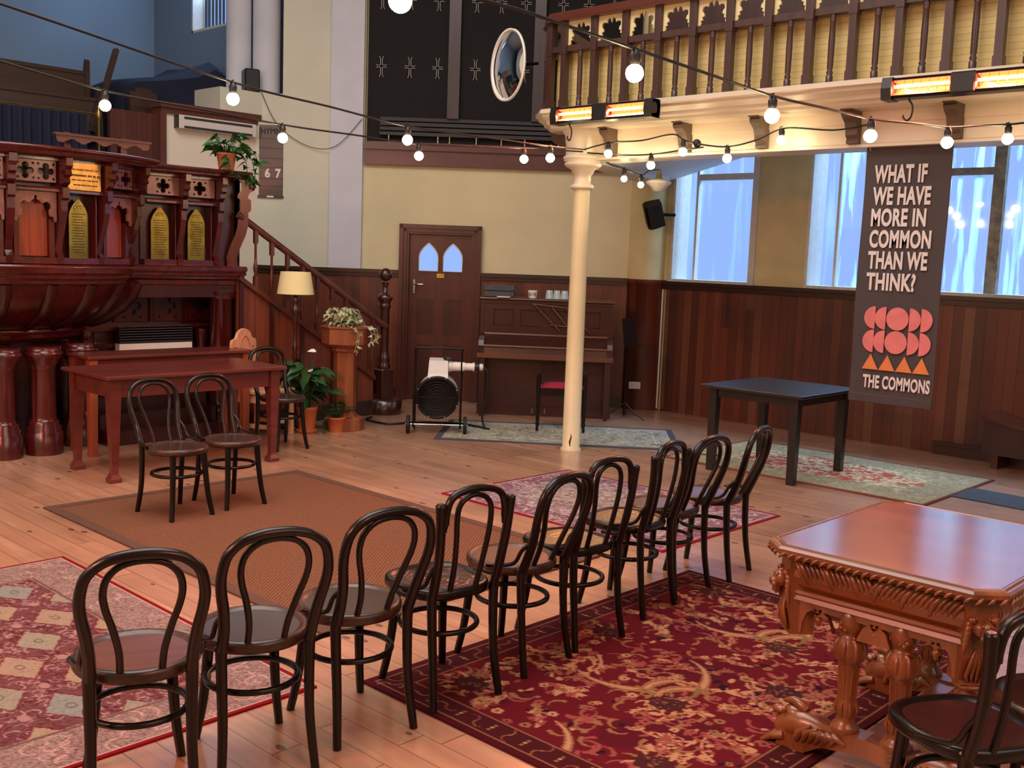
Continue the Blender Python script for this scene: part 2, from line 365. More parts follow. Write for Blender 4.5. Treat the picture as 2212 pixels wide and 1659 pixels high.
M_['navy'] = plain('navy_cloth', C3(14, 22, 50), .85, noise=.25, nscale=5)
M_['pew'] = wood('brown_pew_wood', C3(46, 28, 22), C3(64, 40, 30), 'y', .45, .2)
M_['pewred'] = boards('red_brown_vertical_boards', 'z', 'y', .06, [C3(66, 26, 20), C3(84, 34, 26)], 9, .08, .5, .2)
M_['banner'] = plain('charcoal_banner_cloth', C3(62, 52, 54), .7, noise=.08, nscale=3)
M_['b_white'] = plain('white_print', C3(206, 196, 196), .7, noise=.06, nscale=30)
M_['b_pink'] = plain('salmon_pink_print', C3(206, 112, 112), .7, noise=.12, nscale=12)
M_['b_orange'] = plain('orange_print', C3(206, 118, 62), .7, noise=.12, nscale=12)
M_['hymn'] = wood('brown_hymn_board', C3(66, 44, 38), C3(80, 54, 46), 'x', .4)
M_['glassjar'] = plain('pale_blue_glass', C3(170, 190, 196), .1, spec=.8)
M_['granite'] = plain('speckled_grey_box', C3(70, 76, 80), .6, noise=.75, nscale=70)
M_['paper'] = plain('white_paper', C3(226, 224, 220), .8)
M_['cable'] = plain('black_cable', C3(16, 14, 15), .5)
M_['galpost'] = wood('dark_brown_gallery_posts', C3(58, 36, 34), C3(76, 48, 44), 'z', .4, .25)
M_['galrail'] = wood('red_brown_handrail', C3(84, 38, 30), C3(102, 48, 38), 'x', .35, .4)
M_['galpanel'] = boards('cream_horizontal_boards', 'x', 'z', .045, [C3(206, 184, 120), C3(216, 196, 134)], 9, .07, .6, 0, gapcol=.62)
M_['fret'] = plain('cream_fretwork_paint', C3(220, 202, 150), .55)
M_['bracket'] = plain('brown_bracket_paint', C3(92, 74, 62), .55)
M_['screen'] = plain('black_screen_cloth', C3(17, 16, 19), .85)
M_['slat'] = plain('dark_grey_slats', C3(52, 50, 56), .6)
M_['mullion'] = wood('grey_brown_mullion', C3(60, 46, 50), C3(72, 54, 56), 'z', .5)
M_['mirror'] = plain('mirror_silver', (.9, .9, .9, 1), .03, 1)
M_['frame_w'] = plain('window_frame_paint', C3(206, 204, 196), .5, noise=.1, nscale=20)
M_['frame_old'] = plain('peeling_window_frame', C3(150, 146, 128), .6, noise=.5, nscale=14, bump=.5, bscale=40)
M_['bulb'] = plain('glowing_bulb', (1, .9, .7, 1), .4, emis=(1, .80, .46, 1), estr=75)
M_['element'] = plain('glowing_heater_element', (1, .3, .1, 1), .4, emis=(1, .27, .06, 1), estr=22)
M_['reflector'] = plain('glowing_reflector', (.9, .25, .1, 1), .25, .7, emis=(1, .10, .03, 1), estr=3.5)  # glow thrown back from the elements is put in as emission
M_['jute'] = None
def mk_jute():
    m, nt, b, N, L = newmat('brown_ribbed_jute'); tc = N.new('ShaderNodeTexCoord')
    wv = N.new('ShaderNodeTexWave'); wv.bands_direction = 'X'; wv.inputs['Scale'].default_value = 17; wv.inputs['Distortion'].default_value = .8; wv.inputs['Detail'].default_value = 2
    mp = N.new('ShaderNodeMapping'); mp.inputs['Rotation'].default_value = (0, 0, R(-37)); L.new(tc.outputs['Object'], mp.inputs['Vector']); L.new(mp.outputs[0], wv.inputs['Vector'])
    n = N.new('ShaderNodeTexNoise'); n.inputs['Scale'].default_value = 90; n.inputs['Detail'].default_value = 3; L.new(tc.outputs['Object'], n.inputs['Vector'])
    f = mth(N, L, 'ADD', mth(N, L, 'MULTIPLY', wv.outputs['Fac'], .35), mth(N, L, 'MULTIPLY', n.outputs['Fac'], .65))
    cr = N.new('ShaderNodeValToRGB'); cr.color_ramp.elements[0].position = .25; cr.color_ramp.elements[1].position = .8
    cr.color_ramp.elements[0].color = C3(84, 56, 42); cr.color_ramp.elements[1].color = C3(134, 92, 68); L.new(f, cr.inputs['Fac'])
    L.new(cr.outputs['Color'], b.inputs['Base Color']); b.inputs['Roughness'].default_value = .9; b.inputs['Specular IOR Level'].default_value = .1
    bp = N.new('ShaderNodeBump'); bp.inputs['Strength'].default_value = .6; bp.inputs['Distance'].default_value = .004; L.new(f, bp.inputs['Height']); L.new(bp.outputs['Normal'], b.inputs['Normal'])
    return m
M_['jute'] = mk_jute()
M_['jute_edge'] = plain('brown_jute_border', C3(88, 60, 46), .9, noise=.15, nscale=60, bump=.4, bscale=120)
def mk_pane(name, streak=.5, tint=(.86, .93, 1.0, 1)):
    """dirty clear pane: sky shows through, runs of limewash stay on the glass"""
    m, nt, b, N, L = newmat(name); nt.nodes.remove(b); out = N['Material Output']; tc = N.new('ShaderNodeTexCoord')
    mp = N.new('ShaderNodeMapping'); mp.inputs['Scale'].default_value = (5, 1, .4); L.new(tc.outputs['Object'], mp.inputs['Vector'])
    n = N.new('ShaderNodeTexNoise'); n.inputs['Scale'].default_value = 2.2; n.inputs['Detail'].default_value = 8; n.inputs['Distortion'].default_value = .6; L.new(mp.outputs[0], n.inputs['Vector'])
    rd = N.new('ShaderNodeMapRange'); rd.inputs[1].default_value = .52; rd.inputs[2].default_value = .70; rd.inputs[4].default_value = streak; L.new(n.outputs['Fac'], rd.inputs[0])
    tr = N.new('ShaderNodeBsdfTransparent'); tr.inputs[0].default_value = tint
    tl = N.new('ShaderNodeBsdfTranslucent'); tl.inputs[0].default_value = (.55, 1.0, .95, 1)
    mx = N.new('ShaderNodeMixShader'); L.new(rd.outputs[0], mx.inputs[0]); L.new(tr.outputs[0], mx.inputs[1]); L.new(tl.outputs[0], mx.inputs[2])
    gl = N.new('ShaderNodeBsdfGlossy'); gl.inputs['Roughness'].default_value = .05; m2 = N.new('ShaderNodeMixShader'); m2.inputs[0].default_value = .05
    L.new(mx.outputs[0], m2.inputs[1]); L.new(gl.outputs[0], m2.inputs[2]); L.new(m2.outputs[0], out.inputs[0]); return m
M_['pane'] = mk_pane('lightly_streaked_pane', .07)
M_['pane_dirty'] = mk_pane('heavily_streaked_pane', .6)

# ================================================================== THE SETTING
fl = MB().box(-14, 4.5, -4.5, 11.2, -.1, 0); struct('floor', fl, M_['floor'], label='worn pine floorboards of the hall')
cl = MB().box(-14, 4.5, -4.5, 11.2, 7.5, 7.6); struct('ceiling', cl, M_['ceil'])
LW0 = (-11.03, 7.12, 0); LWA = R(42.9)
def LP(x, y=0, z=0):  # point of the canted wall's own frame
    return (LW0[0]+x*cos(LWA)-y*sin(LWA), LW0[1]+x*sin(LWA)+y*cos(LWA), z)
# canted wall (local x along the wall, room side = -y)
mb = MB(); mb.box(0, 1.74, 0, .3, 0, 2.83); mb.box(2.72, 4.62, 0, .3, 0, 2.83); mb.box(1.74, 2.72, 0, .3, 2.13, 2.83); mb.box(0, 1.28, 0, .3, 2.83, 3.62); mb.box(.30, 1.28, 0, .3, 3.62, 7.5); mb.box(1.28, 4.62, .1, .4, 2.83, 7.5)
struct('wall_northwest', mb, M_['cream'], LW0, LWA, 'canted cream plaster wall around the door')
mb = MB(); mb.box(-.02, .90, -.02, 0, 1.58, 3.62); mb.box(.30, .90, -.02, 0, 3.62, 7.5); struct('wall_northwest_pale', mb, M_['grey_plaster'], LW0, LWA, 'pale plaster strip left of the pilaster').name = 'trim_8'
mb = MB(); mb.box(.88, 1.27, -.07, 0, 1.58, 7.5); struct('trim_1', mb, M_['lilac'], LW0, LWA, 'tall pale lilac pilaster on the canted wall')
mb = MB()
for a, b in ((0, 1.73), (2.73, 4.56)): mb.box(a, b, -.03, 0, .02, 1.50)
struct('trim_2', mb, M_['dado'], LW0, LWA, 'dark matchboard dado of the canted wall')
mb = MB()
for a, b in ((0, 1.73), (2.73, 4.50)):
    mb.box(a, b, -.06, 0, 1.50, 1.54); mb.box(a, b, -.085, 0, 1.54, 1.585); mb.box(a, b, -.045, 0, 0, .14)
struct('trim_3', mb, M_['rail'], LW0, LWA, 'dado rail and skirting of the canted wall')
mb = MB(); mb.box(1.29, 4.6, -.06, .1, 2.83, 2.90); mb.box(1.29, 4.6, -.045, .1, 2.90, 3.01); mb.box(1.29, 4.6, -.075, .1, 3.01, 3.10)
struct('trim_4', mb, M_['band'], LW0, LWA, 'red brown gallery front band above the door')
# dark screens above the band
t = thing('organ_screen', 'tall black screen pierced with small pale crosses above the door', 'screen', LP(1.3, 0, 3.1), LWA)
MB().box(0, 3.25, .05, .08, .0, 4.3).build('screen_cloth', M_['screen'], t)
for xa, xb in ((.96, 1.10), (1.97, 2.10)): MB().box(xa, xb, -.02, .05, .30, 4.3).build('mullion', M_['mullion'], t)
mb = MB()
for i in range(4): mb.box(.16, 3.25, -.02+.012*i, .03+.012*i, .085+.058*i, .125+.058*i)
mb.build('slat_panel', M_['slat'], t)
for row, z in enumerate((.89, 1.67)):
    for x in (.16, .50, .83, 1.28, 1.57, 1.86, 2.3, 2.6, 2.9):
        mb = MB(); g = .011
        for sx in (-1, 1):
            for sz, h in ((1, .115), (-1, .125)):
                mb.tube([(x+sx*g*2.2, .035, z+sz*h), (x+sx*g, .035, z+sz*(h-.03)), (x+sx*g, .035, z+sz*g*1.6), (x+sx*g*2, .035, z+sz*g), (x+sx*.055, .035, z+sz*g), (x+sx*.062, .035, z+sz*g*1.6)], .0028, 5)
        mb.build('cross_cutout', M_['pinkwhite'], t)
for x in (.27, .47, .86, 1.0, 1.32, 1.62, 1.9, 2.3): MB().lathe([(.006, 0), (.009, .02), (.005, .04), (.008, .07), (.006, .085)], (x, -.01, 0), 8).build('spindle', M_['fret'], t)

# door
t = thing('door_1', 'red brown panelled door with two lancet lights', 'door', LP(2.23, 0, 0), LWA); t['kind'] = 'structure'
def lancet(cx, z0, wd, h, k=8):
    pts = [(cx-wd/2, z0), (cx+wd/2, z0)]; sp = z0+h*.48
    for i in range(k+1):
        a = i/k; pts.append((cx+wd/2-wd/2*(a**1.9), sp+(z0+h-sp)*a))
    for i in range(1, k+1):
        a = 1-i/k; pts.append((cx-wd/2+wd/2*(a**1.9), sp+(z0+h-sp)*a))
    return pts
dl, dr = -.42, .42
def rp(x0, x1, z0, z1): return [(x0, z0), (x1, z0), (x1, z1), (x0, z1)]
pan = [rp(-.265, -.055, .90, 1.20), rp(.055, .265, .90, 1.20)]
pan = [rp(-.27, -.07, .80, 1.24), rp(.06, .27, .80, 1.24), rp(-.27, -.07, .18, .68), rp(.06, .27, .18, .68)]
gl = [lancet(-.145, 1.585, .23, .335), lancet(.15, 1.585, .23, .335)]
mb = MB(); mb.prism(rp(dl, dr, .0, 2.07), .021, .06, 'xz', pan+gl); mb.build('door_leaf', M_['door'], t)
mb = MB()
for p in pan: (x0, z0), _, (x1, z1), _ = p; mb.box(x0-.01, x1+.01, .03, .045, z0-.01, z1+.01)
mb.build('sunk_panel', M_['door_dk'], t)
for g in gl: MB().prism(g, .03, .036, 'xz').build('lancet_pane', M_['pane'], t)
for g in gl:
    c = [(p[0], .008, p[1]) for p in g]; MB().tube(c, .007, 6, True).build('lancet_bead', M_['pinkwhite'], t)
mb = MB()
for i, (o, th, dy) in enumerate(((0, .05, .10), (.045, .045, .075), (.085, .03, .05))):
    x0, x1, z1 = -.495+o, .495-o, 2.14-o
    mb.box(x0, x0+th, -dy, .02, 0, z1); mb.box(x1-th, x1, -dy, .02, 0, z1); mb.box(x0, x1, -dy, .02, z1-th, z1)
mb.build('door_frame', M_['door'], t)
h = MB().box(-.33, -.295, -.004, .012, 1.30, 1.48, b=.004).build('handle_plate', M_['chrome'], t)
MB().tube([(-.312, 0, 1.42), (-.312, -.05, 1.42), (-.25, -.055, 1.42), (-.20, -.052, 1.42)], .009, 8).build('lever', M_['chrome'], h)
MB().box(-.045, .055, 0, .012, 1.50, 1.56, b=.004).build('name_plate', M_['brass'], t)
# north wall (x along, room side -y at y=10.43)
NY = 10.43; WIN = ((-7.28, -6.13), (-5.52, -2.02), (-1.3, 1.2))
mb = MB(); mb.box(-7.9, 4.5, NY, NY+.35, 0, 1.56)
xs = [-7.9]+[v for w_ in WIN for v in w_]+[4.5]
for i in range(0, len(xs), 2): mb.box(xs[i], xs[i+1], NY, NY+.35, 1.56, 3.42)
mb.box(-7.9, 4.5, NY, NY+.35, 3.42, 7.5); struct('wall_north', mb, M_['cream_n'], label='cream wall with tall windows under the gallery')
mb = MB(); mb.box(-7.3, 4.4, NY-.03, NY, .0, 1.49); struct('trim_5', mb, M_['dado_n'], label='weathered board dado under the windows')
mb = MB(); mb.box(-7.45, 4.4, NY-.055, NY, 1.475, 1.53); mb.box(-7.45, 4.4, NY-.09, NY+.02, 1.53, 1.57); struct('trim_6', mb, M_['rail'], label='dark dado rail under the windows')
mb = MB(); mb.box(-3.95, 4.4, NY-.1, NY-.03, .0, .10); mb.box(-3.95, 4.4, NY-.12, NY-.03, .10, .13); struct('baseboard_north', mb, M_['rail'])
mb = MB(); mb.lathe([(.26, 1.57), (.26, 3.4)], (-7.62, 10.42, 0), 24); mb.lathe([(.272, 0.0), (.272, 1.52), (.30, 1.53), (.30, 1.58)], (-7.62, 10.42, 0), 24, mi=1); struct('trim_7', mb, (M_['cream_n'], M_['dado']), label='rounded corner pier between the walls')
def window(name, x0, x1, bars, tr, dirty=False, label=None, old=False):
    t = thing(name, label, 'window', (x0, NY, 1.57)); t['kind'] = 'structure'; w_ = x1-x0; H = 1.85
    fm = M_['frame_w']
    mb = MB(); mb.box(0, .035, -.015, .3, 0, H); mb.box(w_-.075, w_, -.03, .3, 0, H); mb.box(0, w_, 0, .3, 0, .03); mb.box(0, w_, 0, .3, H-.05, H); mb.build('window_frame', fm, t)
    for k, (bx, bw) in enumerate(bars): MB().box(bx-x0-bw/2, bx-x0+bw/2, .12, .19, .03, H-.05).build('mullion', M_['frame_old'] if old and bw > .07 else fm, t)
    for a, b, z in tr: MB().box(a-x0, b-x0, .13, .18, z-1.57-.035, z-1.57+.035).build('transom', M_['frame_old'] if old else fm, t)
    ed = [x0]+[b[0] for b in bars]+[x1]
    for i in range(len(ed)-1):
        MB().box(ed[i]-x0+.005, ed[i+1]-x0-.005, .150, .156, .03, H-.05).build('pane', M_['pane_dirty'] if dirty and i >= len(ed)-1-dirty else M_['pane'], t)
    return t
window('window_1', *WIN[0], [(-7.03, .03)], [(-7.03, -6.2, 2.80)], label='narrow blue window between the wall speaker and the cream pier')
window('window_2', *WIN[1], [(-5.24, .03), (-3.62, .11)], [(-4.35, -3.62, 2.78)], 2, 'wide blue window behind the charcoal banner, its panes streaked', True)
window('window_3', *WIN[2], [(-.1, .1)], [], label=None)
# other walls, mostly behind the viewer
mb = MB(); mb.box(-14, 4.5, -4.6, -4.4, 0, 7.5); struct('wall_south', mb, M_['cream'])
mb = MB(); mb.box(4.4, 4.6, -4.5, 10.8, 0, 7.5); struct('wall_east', mb, M_['cream'])
# west wall with the organ recess: solid part carries the white heater, recess opens above the pulpit
mb = MB(); mb.box(-11.23, -11.03, 5.9, 7.12, 0, 3.34); struct('wall_west', mb, M_['pale_plaster'], label='pale wall with a white heater beside the pulpit recess')
mb = MB(); mb.box(-11.23, -11.0, 5.86, 7.10, 3.24, 3.30); mb.box(-11.23, -10.97, 5.84, 7.13, 3.30, 3.36); mb.box(-11.06, -10.995, 5.85, 5.92, 0, 3.24)
struct('trim_9', mb, M_['band'], label='red brown capping above the white heater')
mb = MB(); mb.box(-11.2, -10.3, -4.5, 1.2, 0, 7.5); struct('wall_southwest', mb, M_['grey_plaster'])
mb = MB(); mb.box(-13.9, -13.7, -4.5, 7.4, 0, 7.5); struct('wall_recess_west', mb, M_['blue_wall'], label='blue grey back wall of the organ recess')
wx0, wx1, wz = -12.71, -11.5, 4.52
mb = MB(); mb.box(-13.7, wx0, 7.2, 7.45, 0, 7.5); mb.box(wx1, wx1+.03, 7.2, 7.62, 0, 7.5); mb.box(wx1, -10.6, 7.60, 7.75, 3.5, 7.5); mb.box(wx0, wx1, 7.2, 7.45, 0, wz); mb.box(wx0, wx1, 7.2, 7.45, 6.6, 7.5)
struct('wall_recess_north', mb, M_['blue_wall'], label='blue grey side wall of the organ recess')
t = thing('window_4', 'small high window with vertical blinds in the organ recess', 'window', (wx0, 7.2, wz)); t['kind'] = 'structure'
w4 = wx1-wx0
mb = MB(); mb.box(0, w4, 0, .2, 0, .03); mb.box(0, .03, 0, .2, 0, 2.08); mb.box(.03, .05, .15, .2, .03, 2.08); mb.build('window_frame', M_['frame_w'], t)
MB().box(.03, w4, .17, .175, .03, 2.08).build('pane', M_['pane'], t)
b_ = thing('vertical_blind', 'pale vertical blind slats hanging in the high recess window', 'blind', (wx0, 7.2, wz))
for i in range(12):
    x = .20+i*.085; M = Matrix.Translation((x, .09, 0)) @ Matrix.Rotation(R(10), 4, 'Z')
    MB().box(-.024, .024, -.001, .001, .05, 2.05, M=M).build('slat', M_['blindgrey'], b_)
MB().box(.1, w4, .07, .11, 2.05, 2.08).build('head_rail', M_['frame_w'], b_)
# round shafts on the wall head
for (x, y, r) in ((-11.35, 7.05, .148), (-11.18, 7.33, .165)):
    o = MB().lathe([(r, 3.62), (r, 7.5)], (0, 0, 0), 28).build('round_shaft', M_['lilac']); o.location = (x, y, 0)
    tag(o, 'slimmer round white shaft beside the recess window' if r < .155 else 'thicker round white shaft beside the cream wall', 'column')
mb = MB(); mb.box(-11.6, -10.98, 6.58, 7.55, 3.36, 3.62); struct('trim_10', mb, M_['grey_plaster'], label='white ledge carrying the two round shafts')
# organ loft floor inside the recess
mb = MB(); mb.box(-13.7, -10.2, 1.2, 5.86, 1.35, 1.45); mb.box(-13.7, -11.23, 5.86, 7.2, 2.4, 2.5); struct('floor_loft', mb, M_['mahog_dk'])

# ------------------------------------------------------------------ gallery
GY = 7.18
g = thing('gallery', 'white fronted gallery with dark turned balusters and cream fretwork', 'gallery', (-6.2, 7.45, 2.7), world=True)
X0, X1 = -6.62, -1.2
def ring_path(d, z=0):   # gallery edge: along y, then the canted corner, then back to the wall corner; d = outward offset
    return [(X1, GY-d), (-6.42, GY-d), (-6.60-d*.75, GY+.17-d*.45), (-7.62-d*.9, 10.0+.1)]
def sweep(mb, prof, mi=0, close=True):
    """prof: list of (outward, z)"""
    ps = [ring_path(o) for o, z in prof]; n = len(ps[0])
    for j in range(len(prof)-1):
        for i in range(n-1):
            a = (*ps[j][i], prof[j][1]); b = (*ps[j][i+1], prof[j][1]); c = (*ps[j+1][i+1], prof[j+1][1]); d = (*ps[j+1][i], prof[j+1][1])
            mb.add([a, b, c, d], [(0, 1, 2, 3)], False, mi)
    return mb
cor = [(-.30, 3.11), (.10, 3.11), (.12, 3.10), (.12, 3.07), (.09, 3.06), (.085, 3.04), (.03, 3.01), (.02, 2.985), (-.02, 2.975), (-.03, 2.955), (-.07, 2.94), (-.24, 2.935)]
sweep(MB(), cor).build('cornice', M_['white'], g)
sweep(MB(), [(-.24, 2.94), (-.24, 2.85), (-.255, 2.845), (-.255, 2.71), (-.235, 2.70), (-.235, 2.68), (-.55, 2.68), (-.55, 2.95)]).build('beam', M_['white'], g)
sweep(MB(), [(-.06, 3.86), (.07, 3.86), (.075, 3.875), (.05, 3.885), (.06, 3.925), (.04, 3.945), (-.06, 3.945), (-.06, 3.86)]).build('handrail', M_['galrail'], g)
sweep(MB(), [(-.06, 3.605), (.02, 3.605), (.02, 3.655), (-.06, 3.655), (-.06, 3.605)]).build('mid_rail', M_['galpost'], g)
sweep(MB(), [(-.09, 3.11), (-.09, 3.61)]).build('back_panel', M_['galpanel'], g)
PX = [-6.25+.338*i for i in range(14)]
def place(mb, M): return M
post0 = None
def gpost():
    mb = MB(); mb.box(-.032, .032, -.035, .035, 0, .08); mb.box(-.027, .027, -.03, .03, .08, .47); mb.box(-.032, .032, -.035, .035, .47, .75); return mb
def gbal():
    return MB().lathe([(.026, 0), (.026, .06), (.018, .07), (.026, .085), (.018, .10), (.022, .12), (.024, .30), (.02, .44), (.026, .45), (.018, .462), (.026, .475), (.018, .487), (.026, .5)], n=10)
po = gpost().build('post', M_['galpost'], g, off=(0, 0, 0)); ba = gbal().build('turned_baluster', M_['galpost'], g, off=(0, 0, 0))
def fret_poly(w_):
    L_ = [(.0, 0), (.022, 0), (.03, .022), (.022, .035), (.042, .045), (.036, .066), (.056, .074), (.052, .095), (.036, .112), (.04, .14), (.066, .15), (.09, .14), (.098, .17), (.118, .178), (w_/2-.018, .19), (w_/2-.008, .165), (w_/2, .14)]
    pts = L_+[(w_-x, z) for x, z in reversed(L_[:-1])]
    return pts+[(w_, .205), (0, .205)]
fr = MB().prism(fret_poly(.278), -.008, .008, 'xz').build('fretwork', M_['fret'], g, off=(0, 0, 0))
def inst(o, loc, rz=0):
    c = o.copy(); COL.objects.link(c); c.parent = g; c.location = (loc[0]+6.2, loc[1]-7.45, loc[2]-2.7); c.rotation_euler = (0, 0, rz); return c
def first(o, loc, rz=0): o.location = (loc[0]+6.2, loc[1]-7.45, loc[2]-2.7); o.rotation_euler = (0, 0, rz)
used = [0, 0, 0]
def put(k, o, loc, rz=0):
    if used[k] == 0: first(o, loc, rz); used[k] = 1
    else: inst(o, loc, rz)
for i, x in enumerate(PX):
    put(0, po, (x, GY-.005, 3.11)); 
    if i < len(PX)-1: put(1, ba, (x+.169, GY+.005, 3.11)); put(2, fr, (x+.03, GY+.0, 3.655))
# canted corner and return
P1 = V((-6.42, GY, 0)); P2 = V((-6.60, GY+.17, 0)); P3 = V((-7.62, 10.1, 0))
put(0, po, (-6.42, GY, 3.11)); put(1, ba, (-6.51, GY+.09, 3.11), R(135)); put(0, po, (-6.60, GY+.17, 3.11), R(110))
d = (P3-P2).normalized(); L3 = (P3-P2).length; k = 0
while (k+1)*.338 < L3:
    a = P2+d*(.338*(k+1)); put(0, po, (a.x, a.y, 3.11), atan2(d.y, d.x)); b = P2+d*(.338*(k+.5)); put(1, ba, (b.x, b.y, 3.11)); k += 1
for px, n_ in zip((-5.86, -5.08, -4.36, -3.60, -2.86, -2.12), range(6)):
    prof = [(0, 0), (0, -.26), (-.05, -.26), (-.055, -.24), (-.045, -.225), (-.07, -.20), (-.075, -.16), (-.10, -.11), (-.15, -.075), (-.165, -.05), (-.155, -.035), (-.185, -.03), (-.19, 0)]
    mb = MB().prism([(GY+.25+a, 2.965+b) for a, b in prof], px-.045, px+.045, 'yz'); mb.build('bracket', M_['bracket'], g)
mb = MB(); prof = [(0, 0), (0, .26), (.05, .26), (.09, .2), (.16, .14), (.3, .09), (.34, .05), (.34, 0)]
mb.prism([(-6.38-a*.9, 2.96-b) for a, b in prof], 7.52, 7.58, 'xz'); mb.build('bracket', M_['bracket'], g)
# soffit and gallery deck
mb = MB()
S0, S1, S2, S3, S4, S5 = (-6.12, 7.72, 2.69), (-7.40, 10.40, 2.74), (-6.0, 10.42, 3.08), (-5.3, 10.42, 3.34), (X1, 10.42, 3.34), (X1, 7.72, 2.69)
mb.add([S0, S1, S2, S3, S4, S5], [(0, 1, 2, 3), (0, 3, 4, 5)]); mb.add([(p[0], p[1], p[2]+.02) for p in (S0, S1, S2, S3, S4, S5)], [(3, 2, 1, 0), (5, 4, 3, 0)])
mb.build('soffit', M_['soffit'], g)
mb = MB(); mb.add([(X1, 7.3, 3.12), (-6.3, 7.3, 3.12), (-7.45, 10.40, 3.45), (X1, 10.40, 3.45)], [(0, 1, 2, 3)]); mb.build('deck', M_['galpost'], g)
for k_, yy in enumerate((8.1, 9.0, 9.8)):  # dark boards added so the fretwork openings look dark
    o = MB().box(-5.9+.3*k_, X1, yy, yy+.04, 3.2+.25*k_, 4.12+.22*k_).box(-5.9+.3*k_, X1, yy-.03, yy+.07, 4.12+.22*k_, 4.17+.22*k_).build('gallery_dark_board', M_['galpost'], off=(-3.5, yy, 3.2))
    tag(o, ('front', 'middle', 'back')[k_]+' dark board added to darken the view through the gallery fretwork', 'pew', 'dark boards added up in the gallery')
# column
t = thing('cast_iron_column', 'cream painted round iron column holding up the gallery corner', 'column', (-6.22, 7.45, 0))
MB().lathe([(.098, 0), (.098, .02), (.083, .03), (.080, 1.2), (.075, 2.42)], n=28).build('shaft', M_['col'], t)
MB().lathe([(.075, 2.42), (.10, 2.425), (.112, 2.445), (.10, 2.465), (.078, 2.475), (.078, 2.55), (.09, 2.56), (.11, 2.60), (.15, 2.62), (.17, 2.64), (.17, 2.655), (.15, 2.665), (.18, 2.69), (.185, 2.71), (.15, 2.73)], n=28).build('capital', M_['white'], t)
mb = MB(); mb.lathe([(.15, 2.73), (.155, 2.75), (.165, 2.82), (.175, 2.90), (.21, 2.95)], n=28); mb.build('bell', M_['white'], t)
MB().tube([(.045, -.068, .05), (.04, -.07, .09), (.05, -.064, .14), (.046, -.067, .17)], [.006, .012, .008, .003], 6, sq=(1, .5)).build('paint_chip', M_['stair_dk'], t)
# infrared heaters
def ir_heater(x, y, z, label, rz=0, cable=True):
    t = thing('infrared_heater', label, 'heater', (x, y, z), rz, 'infrared heaters'); t.scale = (1, 1.15, 1.22)
    sh = [(-.02, .055), (.035, .06), (.06, .035), (.06, -.035), (.035, -.06), (-.03, -.055), (-.04, -.04), (.02, -.03), (.03, 0), (.015, .035), (-.035, .04)]
    MB().prism([(p[0], p[1]) for p in sh], -.53, .53, 'yz').build('housing', M_['blacksteel'], t)
    for s_ in (-1, 1):
        MB().prism([(-.042, .058), (.06, .058), (.062, 0), (.06, -.062), (-.045, -.06), (-.055, 0)], s_*.46, s_*.53, 'yz').build('end_cap', M_['blackgloss'], t)
    MB().box(-.08, .08, -.05, .03, -.055, .055, b=.008).build('centre_block', M_['blackgloss'], t)
    for s_ in (-1, 1):
        c = s_*.27
        MB().prism([(-.034, .038), (.012, .036), (.024, 0), (.012, -.033), (-.036, -.04), (-.02, -.028), (.006, -.022), (.014, 0), (.006, .026)], c-.185, c+.185, 'yz').build('reflector', M_['reflector'], t)
        MB().tube([(c-.18, -.028, .006), (c+.18, -.028, .006)], .0085, 8).build('element', M_['element'], t)
        mb = MB(); mb.tube([(c-.17, -.044, 0), (c+.17, -.044, 0)], .001, 4)
        for k in range(7): xx = c-.165+k*.055; mb.tube([(xx, -.03, .036), (xx, -.044, 0), (xx, -.036, -.038)], .0012, 4)
        mb.build('wire_guard', M_['blacksteel'], t)
    for s_ in (-1, 1): MB().box(s_*.3-.02, s_*.3+.02, .05, .20, -.02, .02).build('mounting_arm', M_['white'], t)
    if cable: MB().tube(catmull([(-.36, .0, -.06), (-.33, .0, -.10), (-.34, .01, -.15), (-.37, .02, -.17), (-.40, .03, -.155), (-.41, .04, -.14)], 5), .006, 6).build('power_cable', M_['cable'], t)
    return t
ir_heater(-5.56, 6.88, 3.0, 'glowing red infrared heater above the cream column')
ir_heater(-2.62, 6.88, 2.985, 'glowing red infrared heater at the right end of the gallery')
for x, y, rz, lb in ((-3.2, -1.23, pi, 'assumed infrared heater out of view on the south side of the hall'), (-6.6, -1.23, pi, 'assumed infrared heater out of view on the south side near the pulpit')): ir_heater(x, y, 3.1, lb, rz)  # both unseen, assumed from the red light on floor and columns
ir_heater(1.23, 1.6, 3.1, 'assumed infrared heater out of view on the east side of the hall', -pi/2)  # unseen heater, assumed; added to bring red light in from the east
# convex mirror
t = thing('convex_mirror', 'round convex safety mirror hung at the gallery corner', 'mirror', (-6.72, 6.94, 3.50), R(-26))
Mx = Matrix.Rotation(R(90), 4, 'X') @ Matrix.Rotation(R(8), 4, 'Y')
MB().lathe([(.0, .075), (.08, .07), (.16, .055), (.24, .028), (.30, 0)], n=40, M=Mx, cap=False).build('mirror_dome', M_['mirror'], t)
MB().lathe([(.298, -.005), (.318, -.005), (.318, .018), (.298, .012), (.298, -.005)], n=40, M=Mx, cap=False).build('rim', M_['pinkwhite'], t)
MB().lathe([(.31, -.008), (.02, -.05), (0, -.05)], n=32, M=Mx, cap=False).build('back_shell', M_['blackgloss'], t)
MB().tube([(0, .04, 0), (.12, .14, 0), (.22, .2, 0)], .014, 8).build('bracket', M_['blacksteel'], t)
